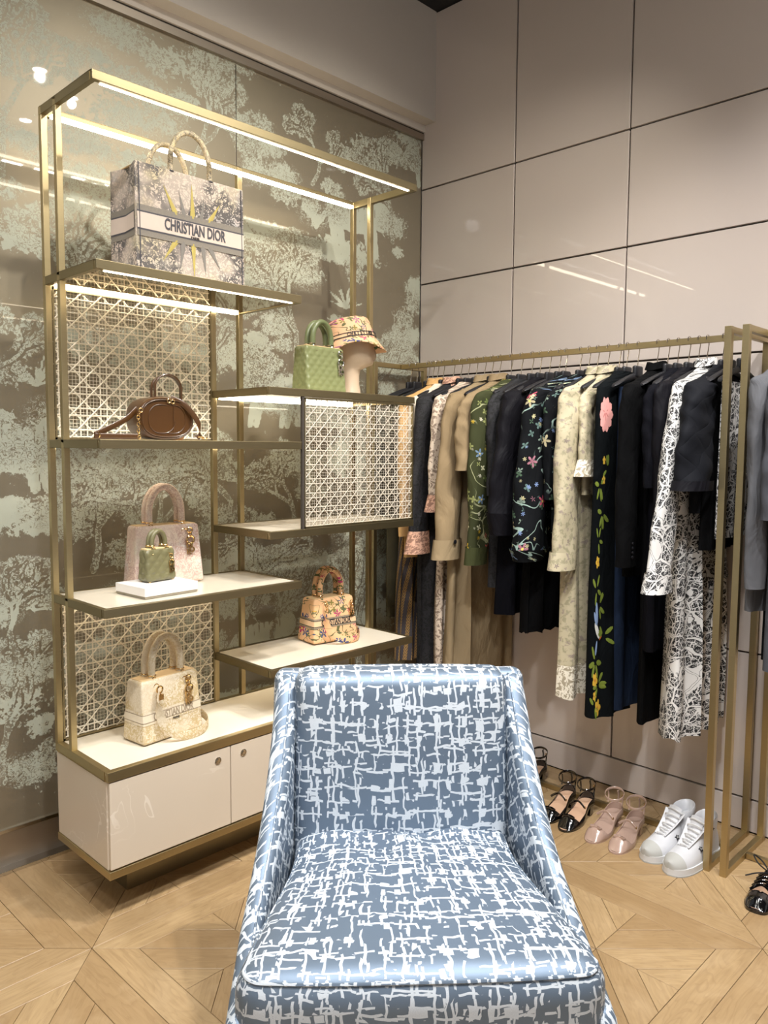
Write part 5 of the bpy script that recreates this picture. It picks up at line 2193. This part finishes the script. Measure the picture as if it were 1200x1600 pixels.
def petal(a, r, w, n=8, c=(0, 0), r0=0.0):
    out = []
    for k in range(n):
        q = 2 * pi * k / n
        x, y = r0 + (r - r0) / 2 * (1 - cos(q)), w * sin(q)
        out.append((c[0] + x * cos(a) - y * sin(a), c[1] + x * sin(a) + y * cos(a)))
    return out


EPINK = cloth('peony_pink_thread', 'd99a94', .2)
EPINK2 = cloth('peony_deep_thread', 'b8736f', .15)
EYEL = cloth('yellow_thread', 'c9a23c', .2)
EORA = cloth('orange_thread', 'b8612f', .2)
EGRN = cloth('green_thread', '6f7d33', .25)
EBLU = cloth('bird_blue_thread', '7f93b5', .2)
EWHI = cloth('bird_white_thread', 'd3d3cc', .1)
T0 = radians(200)
TA = radians(213)
deco('peony_embroidery', EPINK, [(TA, .165, petal(a, .066, .020)) for a in np.linspace(0, 2 * pi, 11)[:-1]])
deco('peony_heart', EPINK2, [(TA, .155, petal(a + .3, .046, .005)) for a in np.linspace(0, 2 * pi, 8)[:-1]])
leaves, yell, oran = [], [], []
for (th0, v0, sc) in ((T0, .42, 1.0), (TA, .52, 1.0), (T0, .62, .8), (T0, .80, 1.0), (TA, .86, .9), (T0, 1.07, 1.2), (TA, 1.16, 1.0), (T0, 1.235, 1.0), (radians(225), .36, .8), (radians(228), .98, .8)):
    for k in range(5):
        a = random.uniform(0, 2 * pi)
        leaves.append((th0, v0, petal(a, .050 * sc, .0095 * sc, c=(.012 * cos(a), .012 * sin(a)))))
for (th0, v0, sc) in ((T0, 1.14, 1.1), (TA, 1.245, 1.15), (T0, .70, .8), (TA, .33, .55), (TA, .40, .6), (T0, 1.20, .7)):
    for a in np.linspace(0, 2 * pi, 6)[:-1]:
        yell.append((th0, v0, petal(a + v0, .030 * sc, .011 * sc)))
    oran.append((th0, v0, petal(0, .014 * sc, .007 * sc, c=(-.007 * sc, 0))))
deco('leaf_embroidery', EGRN, leaves)['kind'] = 'stuff'
deco('yellow_flower_embroidery', EYEL, yell)['kind'] = 'stuff'
deco('flower_centres', EORA, oran)['kind'] = 'stuff'
TB = radians(206)
deco('bird_body', EWHI, [(TB, .955, petal(-.75, .085, .016, 12, (-.03, .03)))])
deco('bird_wing', EBLU, [(TB, .93, petal(1.75, .085, .015, 10, (.0, .0))), (TB, .94, petal(2.2, .07, .012, 10, (.0, .0))), (TB, .99, petal(-1.9, .06, .010, 10, (.0, .0)))])['kind'] = 'stuff'
deco('bird_beak', EORA, [(TB, .985, petal(.5, .03, .004, 8, (.028, -.006)))])

# hangers, one per hook
hl = [('olive grey trousers', -.125), ('gold braided skirt', -.235), ('camel tan jacket', -.290), ('ivory blouse', -.325), ('black and pink lace dress', -.385), ('cream lace dress', -.470),
      ('khaki trench dress', -.560), ('khaki short sleeve blouse', -.640), ('embroidered olive jacket', -.700), ('black lace dress', -.752), ('navy midi skirt', -.805), ('black puff sleeve blouse', -.845),
      ('frayed black skirt', -.935), ('black floral blouse', -.965), ('black floral top', -1.030), ('beige floral dress', -1.105), ('beige lace trimmed blouse', -1.150), ('long embroidered black dress', -1.228),
      ('blue denim trousers', -1.272), ('black wool blazer', -1.348), ('black wool trousers', -1.388), ('plain black dress', -1.425), ('short black jacket', -1.465), ('map print dress', -1.530),
      ('black quilted jacket', -1.585), ('short black skirt', -1.612), ('map print shorts', -1.648)]
GH = 'black hangers on the brass rail'
for nm, y in hl:
    hanger(y, 'black hanger with silver hook carrying the ' + nm, GH, random.uniform(-.05, .05))
for (a_n, b_n, y) in (('olive grey trousers', 'gold braided skirt', -.165), ('gold braided skirt', 'camel jacket', -.262), ('black lace dress', 'cream lace dress', -.428), ('cream lace dress', 'khaki trench dress', -.515), ('khaki trench dress', 'khaki blouse', -.600),
                      ('puff sleeve blouse', 'frayed skirt', -.890), ('black floral top', 'beige floral dress', -1.068), ('beige blouse', 'embroidered black dress', -1.197), ('short black jacket', 'map print dress', -1.500)):
    hanger(y, 'bare black hanger on the rail between the ' + a_n + ' and the ' + b_n, GH, random.uniform(-.05, .05))
for nm, y in (('grey flannel coat', -1.784), ('black trousers', -1.810), ('dark tweed cape', -1.846)):
    hanger(y, 'black hanger on the right rack carrying the ' + nm, 'black hangers on the right rack', 0)
